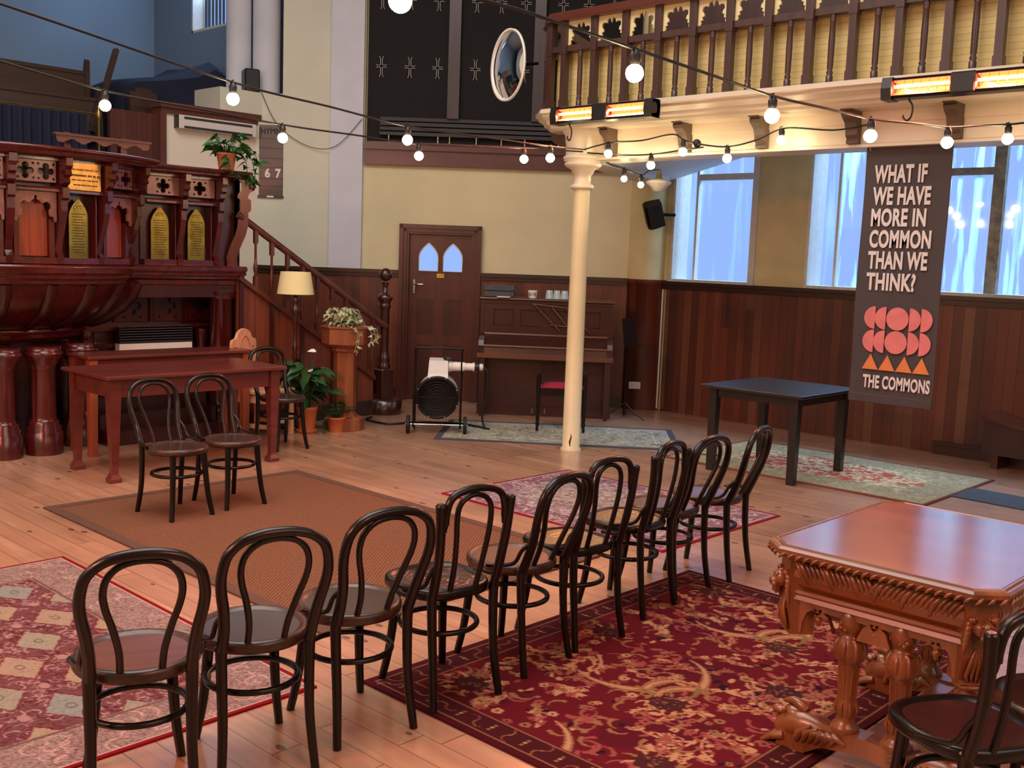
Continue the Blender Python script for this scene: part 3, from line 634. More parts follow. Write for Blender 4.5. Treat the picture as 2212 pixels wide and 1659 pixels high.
# banner
t = thing('banner', 'tall charcoal banner with white lettering, pink discs and orange triangles', 'banner', (-3.22, 7.49, 2.69), 0, world=True)
nx, nz = 14, 44; vs = []; fs = []
for j in range(nz+1):
    for i in range(nx+1):
        u, v = i/nx, j/nz
        vs.append((-3.53+.632*u+.004*sin(v*9), 7.49+.003*sin(u*5+v*7)*v+.002*sin(u*14+v*3)*v, 2.685-1.87*v))
for j in range(nz):
    for i in range(nx): a = j*(nx+1)+i; fs.append((a, a+1, a+nx+2, a+nx+1))
mb = MB(); mb.add(vs, fs, True); mb.add([(p[0], p[1]+.004, p[2]) for p in vs], [f[::-1] for f in fs], True); mb.build('cloth', M_['banner'], t)
MB().box(-3.53, -2.898, 7.485, 7.505, .80, .865, b=.004).build('hem', M_['banner'], t)
By = 7.479
lines = ['WHAT IF', 'WE HAVE', 'MORE IN', 'COMMON', 'THAN WE', 'THINK?']
def put_text(s, x, z, size, sx, mat, name, bold=.012, sp=.9):
    M = Matrix.Translation((x, By, z)) @ Matrix.Rotation(pi/2, 4, 'X')
    mb = MB(); text_mb(mb, s, size, sx, .003, M, bold, sp); 
    return mb.build(name, mat, t)
def fit_text(s, x, z, h, wid, mat, name):
    mb = MB(); text_mb(mb, s, 1, 1, .003, None, .036, 1.06)
    xs_ = [p[0] for p in mb.v]; ys_ = [p[1] for p in mb.v]; a, b = min(xs_), max(xs_); c, d_ = min(ys_), max(ys_)
    mb.v = [(x+(p[0]-a)/(b-a)*wid, By+p[2], z+(p[1]-c)/(d_-c)*h) for p in mb.v]
    return mb.build(name, mat, t)
for i, (s_, z_) in enumerate(zip(lines, (2.42, 2.262, 2.106, 1.95, 1.795, 1.638))):
    fit_text(s_, -3.452, z_, .132, [.392, .43, .408, .457, .443, .37][i], M_['b_white'], 'lettering')
fit_text('THE COMMONS', -3.42, .912, .10, .505, M_['b_white'], 'lettering')
def disc(cx, cz, r, a0, a1, n=24): return [(cx+r*cos(a0+(a1-a0)*i/n), cz+r*sin(a0+(a1-a0)*i/n)) for i in range(n+1)]
dz = .084
mb = MB()
for cz in (1.437, 1.264):
    for cx in (-3.362, -3.280): mb.prism(disc(cx, cz, dz, pi/2, 3*pi/2), By-.002, By)
    mb.prism(disc(-3.192, cz, dz, 0, 2*pi, 40)[:-1], By-.002, By)
    for cx in (-3.104, -3.018): mb.prism(disc(cx, cz, dz, -pi/2, pi/2), By-.002, By)
mb.build('pink_discs', M_['b_pink'], t)
mb = MB()
for k in range(4): x = -3.435+.128*k; mb.prism([(x, 1.052), (x+.124, 1.052), (x+.062, 1.168)], By-.0025, By-.0005)
mb.build('orange_triangles', M_['b_orange'], t)
for x in (-3.50, -2.94): MB().tube([(x, 7.49, 2.66), (x, 7.47, 2.70)], .006, 6).build('grommet_tie', M_['chrome'], t)
# wall speaker, conduit, sockets, pendant
t = thing('wall_speaker', 'small black loudspeaker tilted on the rounded corner pier', 'speaker', (-7.22, 9.98, 2.34), R(-42))
Mx = Matrix.Rotation(R(22), 4, 'Y') @ Matrix.Rotation(R(18), 4, 'X')
MB().prism([(-.10, -.02), (-.075, .09), (.075, .09), (.10, -.02), (.10, -.08), (.055, -.11), (-.055, -.11), (-.10, -.08)], -.14, .14, 'xy', M=Mx).build('cabinet', M_['blackgloss'], t)
MB().box(-.085, .085, -.113, -.105, -.125, .125, b=.003, M=Mx).build('grille', M_['black'], t)
MB().tube([(0, .08, 0), (0, .24, .0)], .02, 8).build('wall_bracket', M_['blacksteel'], t)
t = MB().tube([(-7.335, NY-.045, 1.47), (-7.34, NY-.045, .02)], .011, 8).build('cable_conduit', M_['pinkwhite']); tag(t, 'thin white cable conduit running down the dark dado', 'conduit')
def socket(loc, rz, label, dbl=True):
    t = thing('wall_socket', label, 'socket', loc, rz); a = .072 if dbl else .043
    MB().box(-a, a, -.012, 0, -.043, .043, b=.003).build('face_plate', M_['pinkwhite'], t)
    for sx in ((-1, 1) if dbl else (0,)):
        mb = MB()
        for dx, dz_ in ((0, .015), (-.011, -.008), (.011, -.008)): mb.box(sx*.036+dx-.002, sx*.036+dx+.002, -.0135, -.011, dz_-.004, dz_+.004)
        mb.build('pin_holes', M_['black'], t)
socket((-7.52, 10.16, .30), R(45), 'white double wall socket on the dado right of the piano')
t = thing('pendant_lamp', 'small white glass pendant with brass cap under the gallery corner', 'lamp', (-6.0, 8.33, 2.535))
MB().lathe([(0, -.075), (.05, -.07), (.075, -.03), (.12, .005), (.125, .015), (.10, .035), (.04, .05), (.035, .05)], n=24).build('glass_shade', M_['steelwhite'], t)
MB().lathe([(.034, .045), (.034, .06), (.022, .07), (.026, .09), (.014, .105), (.018, .12), (.006, .13)], n=16).build('brass_cap', M_['brass'], t)
MB().tube([(0, 0, .13), (0, 0, .20)], .003, 6).build('chain', M_['brass'], t)

# ================================================================== PULPIT AND ROSTRUM
PC = (-10.1, 3.40)
p = thing('pulpit', 'bow fronted red mahogany pulpit with quatrefoil frieze and brass plates on stout columns', 'pulpit', (PC[0], PC[1], 0), world=True)
def pol(r, a, z=0): return (PC[0]+r*cos(R(a)), PC[1]+r*sin(R(a)), z)
def arc(mb, prof, a0=-36, a1=36, n=36, mi=0): return mb.lathe(prof, (PC[0], PC[1], 0), n, a0=R(a0), a1=R(a1), mi=mi)
arc(MB(), [(1.74, 2.43), (1.86, 2.43), (1.89, 2.445), (1.88, 2.46), (1.93, 2.475), (1.94, 2.49), (1.92, 2.505), (1.74, 2.51), (1.74, 2.43)]).build('top_rail', M_['mahog_x'], p)
arc(MB(), [(1.45, 1.60), (1.70, 1.60), (1.74, 1.585), (1.745, 1.565), (1.72, 1.55), (1.735, 1.53), (1.70, 1.515), (1.69, 1.50), (1.70, 1.485), (1.67, 1.47), (1.66, 1.455), (1.67, 1.44), (1.64, 1.43), (1.50, 1.43)], -33, 33).build('base_moulding', M_['mahog_x'], p)
arc(MB(), [(1.62, 1.44), (1.56, 1.32), (1.45, 1.20), (1.30, 1.10), (1.14, 1.03), (1.10, 1.02)], -60, 60, 48).build('bowl', M_['mahog'], p)
arc(MB(), [(1.0, 1.04), (1.14, 1.04), (1.16, 1.02), (1.15, .995), (1.12, .985), (1.13, .96), (1.10, .945), (1.08, .925), (1.04, .91), (.8, .91)], -70, 70, 48).build('lower_ring', M_['mahog_x'], p)
for a in (-45, -32.5, -19.5, -6.5, 6.5, 19.5, 32.5, 45):
    pts = [(1.60, 1.43), (1.56, 1.31), (1.46, 1.19), (1.31, 1.09), (1.15, 1.03)]
    MB().tube([pol(r+.006, a, z) for r, z in pts], [.055, .05, .045, .038, .03], 8, sq=(.5, 1)).build('bowl_rib', M_['mahog_dk'], p)
post_prof = [(1.60, 1.60), (1.725, 1.60), (1.74, 1.66), (1.70, 1.70), (1.72, 1.78), (1.765, 1.90), (1.80, 2.02), (1.80, 2.10), (1.83, 2.12), (1.83, 2.20), (1.80, 2.21), (1.845, 2.24), (1.835, 2.28), (1.87, 2.30), (1.86, 2.34), (1.885, 2.37), (1.885, 2.43), (1.60, 2.43)]
def radial_prism(prof, a, hw, c=PC):
    M = Matrix.Translation((c[0], c[1], 0)) @ Matrix.Rotation(R(a), 4, 'Z')
    return MB().prism(prof, -hw, hw, 'xz', M=M)
PA = (-32.5, -19.5, -6.5, 6.5, 19.5, 32.5)
for a in PA: radial_prism(post_prof, a, .028 if abs(a) < 30 else .035).build('bracket_post', M_['mahog'], p)
def quatre(cx, cz, s, n=10):
    """quatrefoil outline"""
    pts = []
    for k in range(4):
        a = pi/2*k; ox, oz = cx+cos(a)*s*.62, cz+sin(a)*s*.62
        for i in range(n+1):
            b = a-2.15+4.3*i/n; pts.append((ox+s*.42*cos(b), oz+s*.42*sin(b)))
    return pts
def circ(cx, cz, r, n=10): return [(cx+r*cos(2*pi*i/n), cz+r*sin(2*pi*i/n)) for i in range(n)]
def frieze(mb, w_, z0, z1, nq, M, y0=0, y1=.02, s=.065):
    hs = []; zc = (z0+z1)/2
    for q in range(nq):
        cx = -w_/2+w_*(q+.5)/nq; hs.append(quatre(cx, zc, s))
        for dx in (-1, 1):
            for dz_ in (-1, 1): hs.append(circ(cx+dx*s*.95, zc+dz_*s*.9, .010))
    return mb.prism(rp(-w_/2, w_/2, z0, z1), y0, y1, 'xz', hs, M=M)
def arch_mask(w_, z0, z1):
    """valance with a cusped ogee opening"""
    h_ = z1-z0
    L_ = [(0, 0), (.02, .0), (.024, .18*h_), (.055, .2*h_), (.06, .42*h_), (.045, .5*h_), (.05, .66*h_), (.075, .74*h_), (.11, .66*h_), (w_/2-.03, .76*h_), (w_/2-.008, .82*h_), (w_/2-.012, .92*h_), (w_/2, .96*h_)]
    pts = L_+[(w_-x, z) for x, z in reversed(L_[:-1])]+[(w_, h_+.02), (0, h_+.02)]
    return [(x-w_/2, z+z0) for x, z in pts]
def gothic(w_, z0, z1, k=8):
    pts = [(-w_/2, z0), (w_/2, z0)]; sp = z0+(z1-z0)*.68
    pts += [(w_/2*(1-(i/k)**1.8), sp+(z1-sp)*(i/k)**.95) for i in range(k+1)]
    pts += [(-w_/2*(1-((k-i)/k)**1.8), sp+(z1-sp)*((k-i)/k)**.95) for i in range(1, k+1)]
    return pts
def bay(root, M, w_, kind, nq=2, zb=1.60):
    """one bay between two bracket posts; local x across, -y outwards"""
    f = MB(); f.box(-w_/2, w_/2, .10, .13, zb, 2.43, M=M); f.build('back_board', M_['mahog_dk'], root)
    if kind != 'brassplate':
        frieze(MB(), w_-.03, 2.235, 2.40, nq, M, -.01, .012, .062).build('quatrefoil_panel', M_['mahog_pk'], root)
    else:
        o = MB().box(-w_/2+.01, w_/2-.02, -.035, -.025, 2.19, 2.41, M=M, b=.003).build('memorial_plate', M_['brass'], root)
        M2 = M @ Matrix.Translation((0, -.0365, 0)) @ Matrix.Rotation(pi/2, 4, 'X')
        mb = MB()
        for s_, z_, h_ in (('IN LOVING MEMORY OF', 2.345, .02),):
            text_mb(mb, s_, h_*1.15, .95, .001, M2 @ Matrix.Translation((0, z_, 0)), 0, 1, 'CENTER')
        for z_, h_, a_ in ((2.30, .016, .15), (2.266, .009, .12), (2.228, .009, .11)):   # worn, illegible lines
            x_ = -a_
            while x_ < a_: mb.box(x_, x_+h_*.55, -.0372, -.0362, z_, z_+h_, M=M); x_ += h_*(.85 if int(x_*97) % 4 else 1.5)
        mb.build('engraving', M_['engr'], o)
    MB().prism([(-.03, 2.165), (-.03, 2.185), (-.015, 2.20), (.06, 2.20), (.06, 2.165)], -w_/2, w_/2, 'yz', M=M).build('moulding', M_['mahog_x'], root)
    MB().box(-w_/2, w_/2, -.02, .06, 2.405, 2.43, M=M).build('moulding', M_['mahog_x'], root)
    MB().box(-w_/2, w_/2, .02, .08, zb, zb+.05, M=M).build('moulding', M_['mahog_x'], root)
    if kind == 'arch':
        MB().prism([(-w_*.33, zb+.06), (w_*.33, zb+.06), (w_*.33, 2.0), (w_*.22, 2.10), (-w_*.22, 2.10), (-w_*.33, 2.0)], .07, .085, 'xz', M=M).build('figured_panel', M_['pine_pn'], root)
        MB().prism(arch_mask(w_-.02, 1.93, 2.14), -.0, .018, 'xz', M=M).build('scalloped_valance', M_['mahog_pk'], root)
        for s_ in (-1, 1): MB().box(s_*w_*.40-.02, s_*w_*.40+.02, .03, .08, zb+.05, 1.95, M=M).build('stile', M_['mahog'], root)
    else:
        o = MB().prism(gothic(w_*.52, zb+.05, 2.13), .055, .065, 'xz', M=M).build('lancet_brass_plate', M_['brass_old'], root)
        mb = MB()
        for k in range(15): z_ = 2.0-k*.022; mb.box(-w_*.19+.006*(k % 3), w_*.19-.008*(k*7 % 4), .0535, .055, z_, z_+.006, M=M)
        for k in range(3): mb.tube([tuple(M @ V((-.03+.03*k+.014*cos(b), .054, 2.06+.014*sin(b)))) for b in [i*pi/5 for i in range(9)]], .002, 4)
        mb.build('engraving', M_['engr'], o)
        mb = MB(); mb.box(w_*.36, w_*.385, .0, .08, zb+.05, 2.16, M=M); mb.build('stile', M_['mahog'], root)
for i, kind in enumerate(('brass', 'arch', 'arch', 'brassplate', 'arch')):
    a = (PA[i]+PA[i+1])/2; w_ = 2*1.74*sin(R(6.5))-.05
    M = Matrix.Translation(pol(1.74, a)) @ Matrix.Rotation(R(a+90), 4, 'Z')
    bay(p, M, w_, 'arch' if i in (0, 2, 4) else ('brassplate' if i == 3 else 'arch'), 2)
# columns under the bowl
for a in (-20, -5.5, 9, 24, -35):
    x, y, _ = pol(1.33 if a > -30 else 1.28, a)
    if a == 24: x, y = -9.02, 4.02
    o = MB().lathe([(.15, 0), (.15, .18), (.135, .20), (.14, .225), (.12, .25), (.125, .27), (.105, .29), (.10, .31), (.098, .72), (.105, .73), (.10, .745), (.12, .77), (.13, .80), (.15, .83), (.155, .86), (.14, .87), (.145, .91)], (x, y, 0), 24)
    o.build('clustered_column', M_['mahog'], p)
mb = MB(); arc(mb, [(.95, 0), (.95, .92)], -80, 80, 40); mb.build('plinth_drum', M_['mahog_dk'], p)

r_ = thing('rostrum', 'dark red mahogany rostrum front with brass lancets, joining the pulpit to the stair', 'rostrum', (-9.0, 5.1, 0), world=True)
RX = -8.93
def ys(mb, prof, y0, y1, mi=0): return mb.prism([(RX+o, z) for o, z in prof], y0, y1, 'xz', mi=mi)
ys(MB(), [(-.12, 2.43), (.02, 2.43), (.045, 2.445), (.04, 2.46), (.08, 2.475), (.09, 2.49), (.07, 2.505), (-.12, 2.51)], 4.50, 5.66).build('top_rail', M_['mahog_x'], r_)
ys(MB(), [(-.35, 1.60), (.04, 1.60), (.06, 1.585), (.06, 1.56), (.03, 1.545), (.045, 1.52), (.0, 1.505), (.01, 1.48), (-.04, 1.46), (-.05, 1.42), (-.08, 1.40), (-.09, 1.36), (-.35, 1.36)], 4.46, 5.62).build('base_moulding', M_['mahog_x'], r_)
rprof = [(x-1.8, z) for x, z in post_prof]
for y in (4.98, 5.36):
    MB().prism([(RX+a+0.0, z) for a, z in rprof], y-.026, y+.026, 'xz').build('bracket_post', M_['mahog'], r_)
for yc, w_ in ((4.80, .34), (5.17, .34)):
    M = Matrix.Translation((RX-.06, yc, 0)) @ Matrix.Rotation(R(90), 4, 'Z'); bay(r_, M, w_, 'brass', 1)
M = Matrix.Translation((RX-.1, 5.5, 0)) @ Matrix.Rotation(R(90), 4, 'Z')
MB().box(-.13, .13, .0, .03, 1.6, 2.43, M=M).build('plain_bay', M_['mahog_dk'], r_)
# end bracket turned towards the stair
M = Matrix.Translation((RX-.05, 5.58, 0)) @ Matrix.Rotation(R(62), 4, 'Z')
eo = [(.0, 1.60), (-.01, 1.68), (.02, 1.78), (.07, 1.90), (.095, 2.0), (.095, 2.12), (.12, 2.14), (.12, 2.24), (.09, 2.26), (.10, 2.30), (.13, 2.33), (.13, 2.40), (.10, 2.43)]
MB().prism(eo+[(a-.10, z) for a, z in eo[::-1]], -.035, .035, 'xz', M=M).build('end_bracket', M_['mahog'], r_)
MB().sphere(tuple(M @ V((.12, 0, 2.37))), .045, 10).build('carved_boss', M_['mahog'], r_)
MB().box(-10.3, RX-.1, 5.57, 5.62, 1.6, 2.43).build('return_panel', M_['mahog_dk'], r_)
MB().box(-10.3, RX-.06, 4.2, 5.62, 1.30, 1.42).build('platform', M_['mahog_dk'], r_)
MB().lathe([(.15, 0), (.15, .2), (.125, .24), (.11, .28), (.105, 1.28), (.12, 1.29), (.11, 1.305), (.13, 1.33), (.14, 1.36)], (-9.05, 5.44, 0), 24).build('corner_column', M_['mahog'], r_)
WX = -9.36
mb = MB(); mb.box(WX-.05, WX, 4.1, 5.56, 0, 1.36); mb.build('wall_boarding', M_['mahog_dk'], r_)
for y0 in (4.14, 4.50, 4.86, 5.22):
    M = Matrix.Translation((WX+.012, y0+.17, 0)) @ Matrix.Rotation(R(90), 4, 'Z')
    hs = [quatre(0, 1.20, .085)]+[circ(dx*.085, 1.20+dz_*.105, .010) for dx in (-1, 1) for dz_ in (-1, 1)]
    MB().prism(rp(-.15, .15, 1.055, 1.345), -.012, .0, 'xz', hs, M=M).build('carved_panel', M_['mahog'], r_)
    MB().box(WX, WX+.035, y0-.01, y0+.01, 1.05, 1.36).build('stile', M_['mahog_x'], r_)
mb = MB(); mb.box(WX, WX+.09, 4.1, 5.5, 1.0, 1.03); mb.box(WX, WX+.06, 4.1, 5.5, .975, 1.0); mb.build('shelf_moulding', M_['mahog_x'], r_)
mb = MB()
for k in range(3): mb.box(WX, WX+.62-.17*k, 4.15, 5.3, .13*k, .13*k+.13)
mb.build('front_step', M_['mahog_dk'], r_)
mb = MB()
for k in range(6): mb.box(WX, WX+.04, 4.15, 5.2, .42+.08*k, .455+.08*k)
mb.build('lower_moulding', M_['mahog'], r_)
for y in (4.2, 5.35): MB().lathe([(.06, 0), (.055, .1), (.045, .14), (.045, .85), (.06, .9), (.06, .98)], (WX+.1, y, 0), 16).build('small_column', M_['mahog'], r_)
t = thing('convector_heater', 'white convector heater with black grille on the rostrum wall', 'heater', (WX+.065, 4.85, .89))
MB().box(0, .09, -.37, .37, -.12, -.03, b=.004).build('casing', M_['pinkwhite'], t)
MB().box(.02, .092, -.37, .37, -.03, .125).build('grille_box', M_['blackgloss'], t)
mb = MB().box(.088, .092, -.36, .36, -.02, .12)
for k in range(6): mb.box(.09, .10, -.36, .36, -.02+.024*k, -.010+.024*k)
mb.build('grille_slats', M_['slat'], t)
for y, z, lb in ((5.06, .55, 'white wall socket low on the rostrum behind the tables'), (5.36, .62, 'white switch box low behind the pale carved chair')): socket((WX+.005+.03, y, z), R(90), lb, False)

# ------------------------------------------------------------------ stair
s = thing('staircase', 'pulpit staircase with sloping handrail, turned balusters and big ball newel', 'stairs', (-9.0, 6.5, 0), world=True)
SX = -8.95
def sz(y): return 1.56-.630*(y-5.5)
MB().prism([(5.56, sz(5.56)), (7.28, sz(7.28)), (7.28, sz(7.28)-.05), (5.56, sz(5.56)-.05)], SX-.04, SX+.035, 'yz').build('string_capping', M_['stairwood'], s)
MB().prism([(5.56, .0), (7.28, .0), (7.28, sz(7.28)-.05), (5.56, sz(5.56)-.05)], SX-.04, SX-.01, 'yz').build('spandrel_panel', M_['stair_pn'], s)
for y in (5.60, 5.95, 6.32, 6.72, 7.02):
    MB().box(SX-.01, SX+.015, y-.022, y+.022, .1, sz(y)-.05).build('stile', M_['stair_dk'], s)
mb = MB(); mb.box(SX-.01, SX+.02, 5.56, 7.3, .10, .16); mb.box(SX-.01, SX+.04, 5.56, 7.3, 0, .10); mb.build('skirting', M_['rail'], s)
hz = lambda y: 2.075-.605*(y-5.60)
MB().tube([(SX, 5.56, hz(5.56)), (SX, 6.4, hz(6.4)), (SX, 7.28, hz(7.28)), (SX, 7.36, hz(7.36)), (SX, 7.44, hz(7.44)+.01)], .034, 10, sq=(1.05, .9)).build('handrail', M_['stairwood'], s)
bl = None
for i in range(9):
    y = 5.76+.186*i; a = sz(y); b = hz(y)-.02; h = b-a
    MB().box(SX-.019, SX+.019, y-.019, y+.019, a, a+.11).lathe([(.012, .11), (.018, .12), (.012, .135), (.02, .16), (.022, .2), (.014, .26), (.012, h-.15), (.017, h-.14), (.012, h-.13)], (SX, y, a), 10).box(SX-.019, SX+.019, y-.019, y+.019, b-.13, b+.01).build('baluster', M_['stairwood'], s)
for k in range(7):
    y0 = 5.6+.25*k; MB().box(-9.85, SX-.04, y0, y0+.27, 0, 1.36-.19*k-.0).build('tread', M_['stair_dk'], s)
MB().lathe([(.20, 0), (.21, .15), (.17, .17)], (-8.97, 7.44, 0), 28).build('bullnose_step', M_['stair_dk'], s)
mb = MB(); mb.box(-9.065, -8.895, 7.355, 7.525, .16, .50, b=.01); mb.lathe([(.07, .50), (.08, .53), (.058, .56), (.07, .60), (.056, .64), (.048, .7), (.054, 1.15), (.06, 1.18), (.07, 1.20), (.058, 1.22), (.065, 1.25), (.085, 1.27), (.085, 1.31), (.06, 1.33), (.034, 1.34), (.028, 1.42), (.045, 1.46)], (-8.98, 7.44, 0), 24)
mb.build('newel_post', M_['stair_dk'], s)
MB().sphere((-8.98, 7.44, 1.545), .073, 14).build('newel_ball', M_['stair_dk'], s)

# ------------------------------------------------------------------ loft furniture behind the pulpit
t = thing('reading_desk', 'scalloped wooden reading desk edge standing above the pulpit rail', 'desk', (-9.2, 4.35, 2.68), 0, world=True)
def scal(n=9, w_=.86, h_=.05):
    pts = [(0, 0), (w_, 0)]
    for i in range(n, 0, -1):
        c = (i-.5)*w_/n
        for k in range(5): b = pi*k/4; pts.append((c+w_/n*.42*cos(b), -h_-.018*sin(b)*(1 if i % 2 else -1)))
    return pts
MB().prism([(3.92+a, 2.70+b) for a, b in scal()], -9.205, -9.19, 'yz').build('scalloped_apron', M_['desk'], t)
MB().box(-9.24, -9.18, 3.905, 4.795, 2.695, 2.715).build('desk_top', M_['desk'], t)
for y in (4.08, 4.60): MB().box(-9.4, -9.33, y-.03, y+.03, 1.42, 2.74).build('support', M_['mahog_dk'], t)
t = thing('curtain', 'dark navy curtain hanging on a brass rail behind the pulpit', 'curtain', (-10.9, 4.2, 2.4), world=True)
vs = []; fs = []; N_ = 120
for i in range(N_+1):
    y = 3.3+1.66*i/N_; xo = -10.9+.025*sin(i*.9)+.012*sin(i*.37); vs += [(xo, y, 1.46), (xo, y, 3.10)]
for i in range(N_): fs.append((2*i, 2*i+2, 2*i+3, 2*i+1))
MB().add(vs, fs, True).build('drape', M_['navy'], t)
MB().tube([(-10.9, 3.3, 3.12), (-10.9, 5.08, 3.12)], .006, 8).build('brass_rail', M_['brass_old'], t)
MB().lathe([(.014, 1.45), (.010, 1.5), (.010, 3.06), (.02, 3.08), (.026, 3.12), (.018, 3.15), (.008, 3.17), (.012, 3.19), (.006, 3.21)], (-10.9, 5.1, 0), 12).build('brass_post', M_['brass'], t)
def pew(name, label, x, y0, y1, z0, h_, lean, g_='stacked pews in the organ recess'):
    t = thing(name, label, 'pew', (x, y1, z0), 0, g_, world=True)
    M = Matrix.Translation((x, 0, z0)) @ Matrix.Rotation(R(lean), 4, 'Y')
    MB().box(-.015, .015, y0, y1, .0, h_, M=M).build('backrest', M_['pew'], t)
    MB().box(-.03, .03, y0, y1, h_, h_+.04, M=M).build('top_rail', M_['pew'], t)
    MB().box(-.42, 0, y0, y1, .0, .03, M=M).build('seat', M_['pew'], t)
    MB().prism([(-.42, -.35), (.03, -.35), (.04, h_+.16), (0, h_+.18), (-.03, h_+.05), (-.04, .3), (-.3, .26), (-.42, .1)], y1, y1+.05, 'xz', M=M).build('pew_end', M_['pew'], t)
pew('pew', 'long brown pew, the higher one heaped in the organ recess', -12.0, 3.0, 5.45, 3.22, .45, 0)
pew('pew', 'lower brown pew heaped below the other in the organ recess', -11.6, 3.0, 5.42, 2.92, .42, -6)
M = Matrix.Translation((-11.55, 5.33, 3.0)) @ Matrix.Rotation(R(-17), 4, 'X')
pw = bpy.data.objects['pew.001']
MB().prism([(-.03, 0), (.03, 0), (.03, .97), (.0, .99), (-.03, .97)], -.02, .02, 'yz', M=M).build('leaning_leg', M_['pew'], pw)
t = MB().box(-.04, .04, -.16, .16, 0, 2.02).box(-.04, .04, -.10, .10, 2.02, 2.06).build('upright_board', M_['pew']); t.location = (-11.4, 5.84, 1.46)
tag(t, 'upright brown wooden end board left of the cream wall', 'board')
mb = MB(); mb.box(-11.12, -11.06, 5.30, 5.90, 1.46, 3.22); t = mb.build('boarded_partition', M_['pewred'], off=(-11.09, 5.6, 1.46)); tag(t, 'red brown vertical boarded partition beside the cream wall', 'partition')
# navy covered instrument
t = thing('covered_instrument', 'large shape under a navy cloth cover in the organ recess', 'cover', (-12.2, 6.2, 2.5), world=True)
vs = []; fs = []; prof = [(5.70, 2.5), (5.66, 3.40), (5.70, 3.60), (5.85, 3.68), (6.2, 3.74), (6.62, 3.85), (6.86, 3.99), (6.98, 3.94), (7.1, 3.86), (7.14, 3.7), (7.14, 2.5)]
for k, x in enumerate((-12.9, -12.7, -12.3, -12.0, -11.7, -11.55)):
    for j, (y, z) in enumerate(prof):
        e = 0 if 0 < k < 5 else -.08; vs.append((x, y, z+(e if z > 3 else 0)+.02*sin(k*2.1+j)*(z > 3)))
n_ = len(prof)
for k in range(5):
    for j in range(n_-1): a = k*n_+j; fs.append((a, a+1, a+n_+1, a+n_))
mb = MB(); mb.add(vs, fs, True); mb.add(vs[:n_], [tuple(range(n_))]); mb.add(vs[-n_:], [tuple(range(n_))]); mb.build('cloth_cover', M_['navy'], t)
t = MB().box(-.1, .1, -.09, .09, 0, .27, b=.015).build('stage_speaker', M_['blackgloss']); t.location = (-11.10, 7.06, 3.62); t.rotation_euler = (0, 0, R(-20))
tag(t, 'small black loudspeaker standing between the two round shafts', 'speaker')
# white strip heater on the west wall, hymn board
t = thing('strip_heater', 'long white wall heater high beside the hymn board', 'heater', (-11.03, 6.54, 3.16))
MB().box(.0, .10, -.50, .50, -.075, .075, b=.006).build('casing', M_['steelwhite'], t)
for zz in (.045, -.055):
    mb = MB(); mb.box(.099, .1005, -.44, .44, zz-.014, zz+.014)
    for k in range(60): mb.box(.1, .102, -.44+.0145*k, -.434+.0145*k, zz-.014, zz+.014)
    mb.build('louvre_slots', M_['slat'], t)
MB().box(0, .09, -.512, -.50, -.07, .07).build('end_cap', M_['blackgloss'], t)
t = thing('hymn_board', 'brown hymn board showing the numbers 6 and 7', 'board', LP(.165, -.025, 2.82), LWA)
MB().box(-.145, .145, -.0, .02, -.42, .43, b=.004).build('board', M_['hymn'], t)
mb = MB()
for z_ in (.27, .16, .04, -.07, -.20, -.29): mb.box(-.14, .14, -.012, .0, z_, z_+.012)
mb.build('slip_rail', M_['rail'], t); MB().box(-.155, .155, -.02, .02, -.43, -.40).build('bottom_rail', M_['rail'], t)
mb = MB()
for s_, x in (('6', -.07), ('7', .055)): text_mb(mb, s_, .15, .85, .002, Matrix.Translation((x, -.010, -.19)) @ Matrix.Rotation(pi/2, 4, 'X'), .006)
mb.build('number_card', M_['pinkwhite'], t)
mb = MB(); text_mb(mb, 'HYMN', .10, .85, .002, Matrix.Translation((-.125, -.004, .325)) @ Matrix.Rotation(pi/2, 4, 'X')); mb.build('painted_heading', M_['black'], t)
MB().box(-.04, .04, -.03, -.015, -.425, -.405).build('white_tag', M_['pinkwhite'], t)

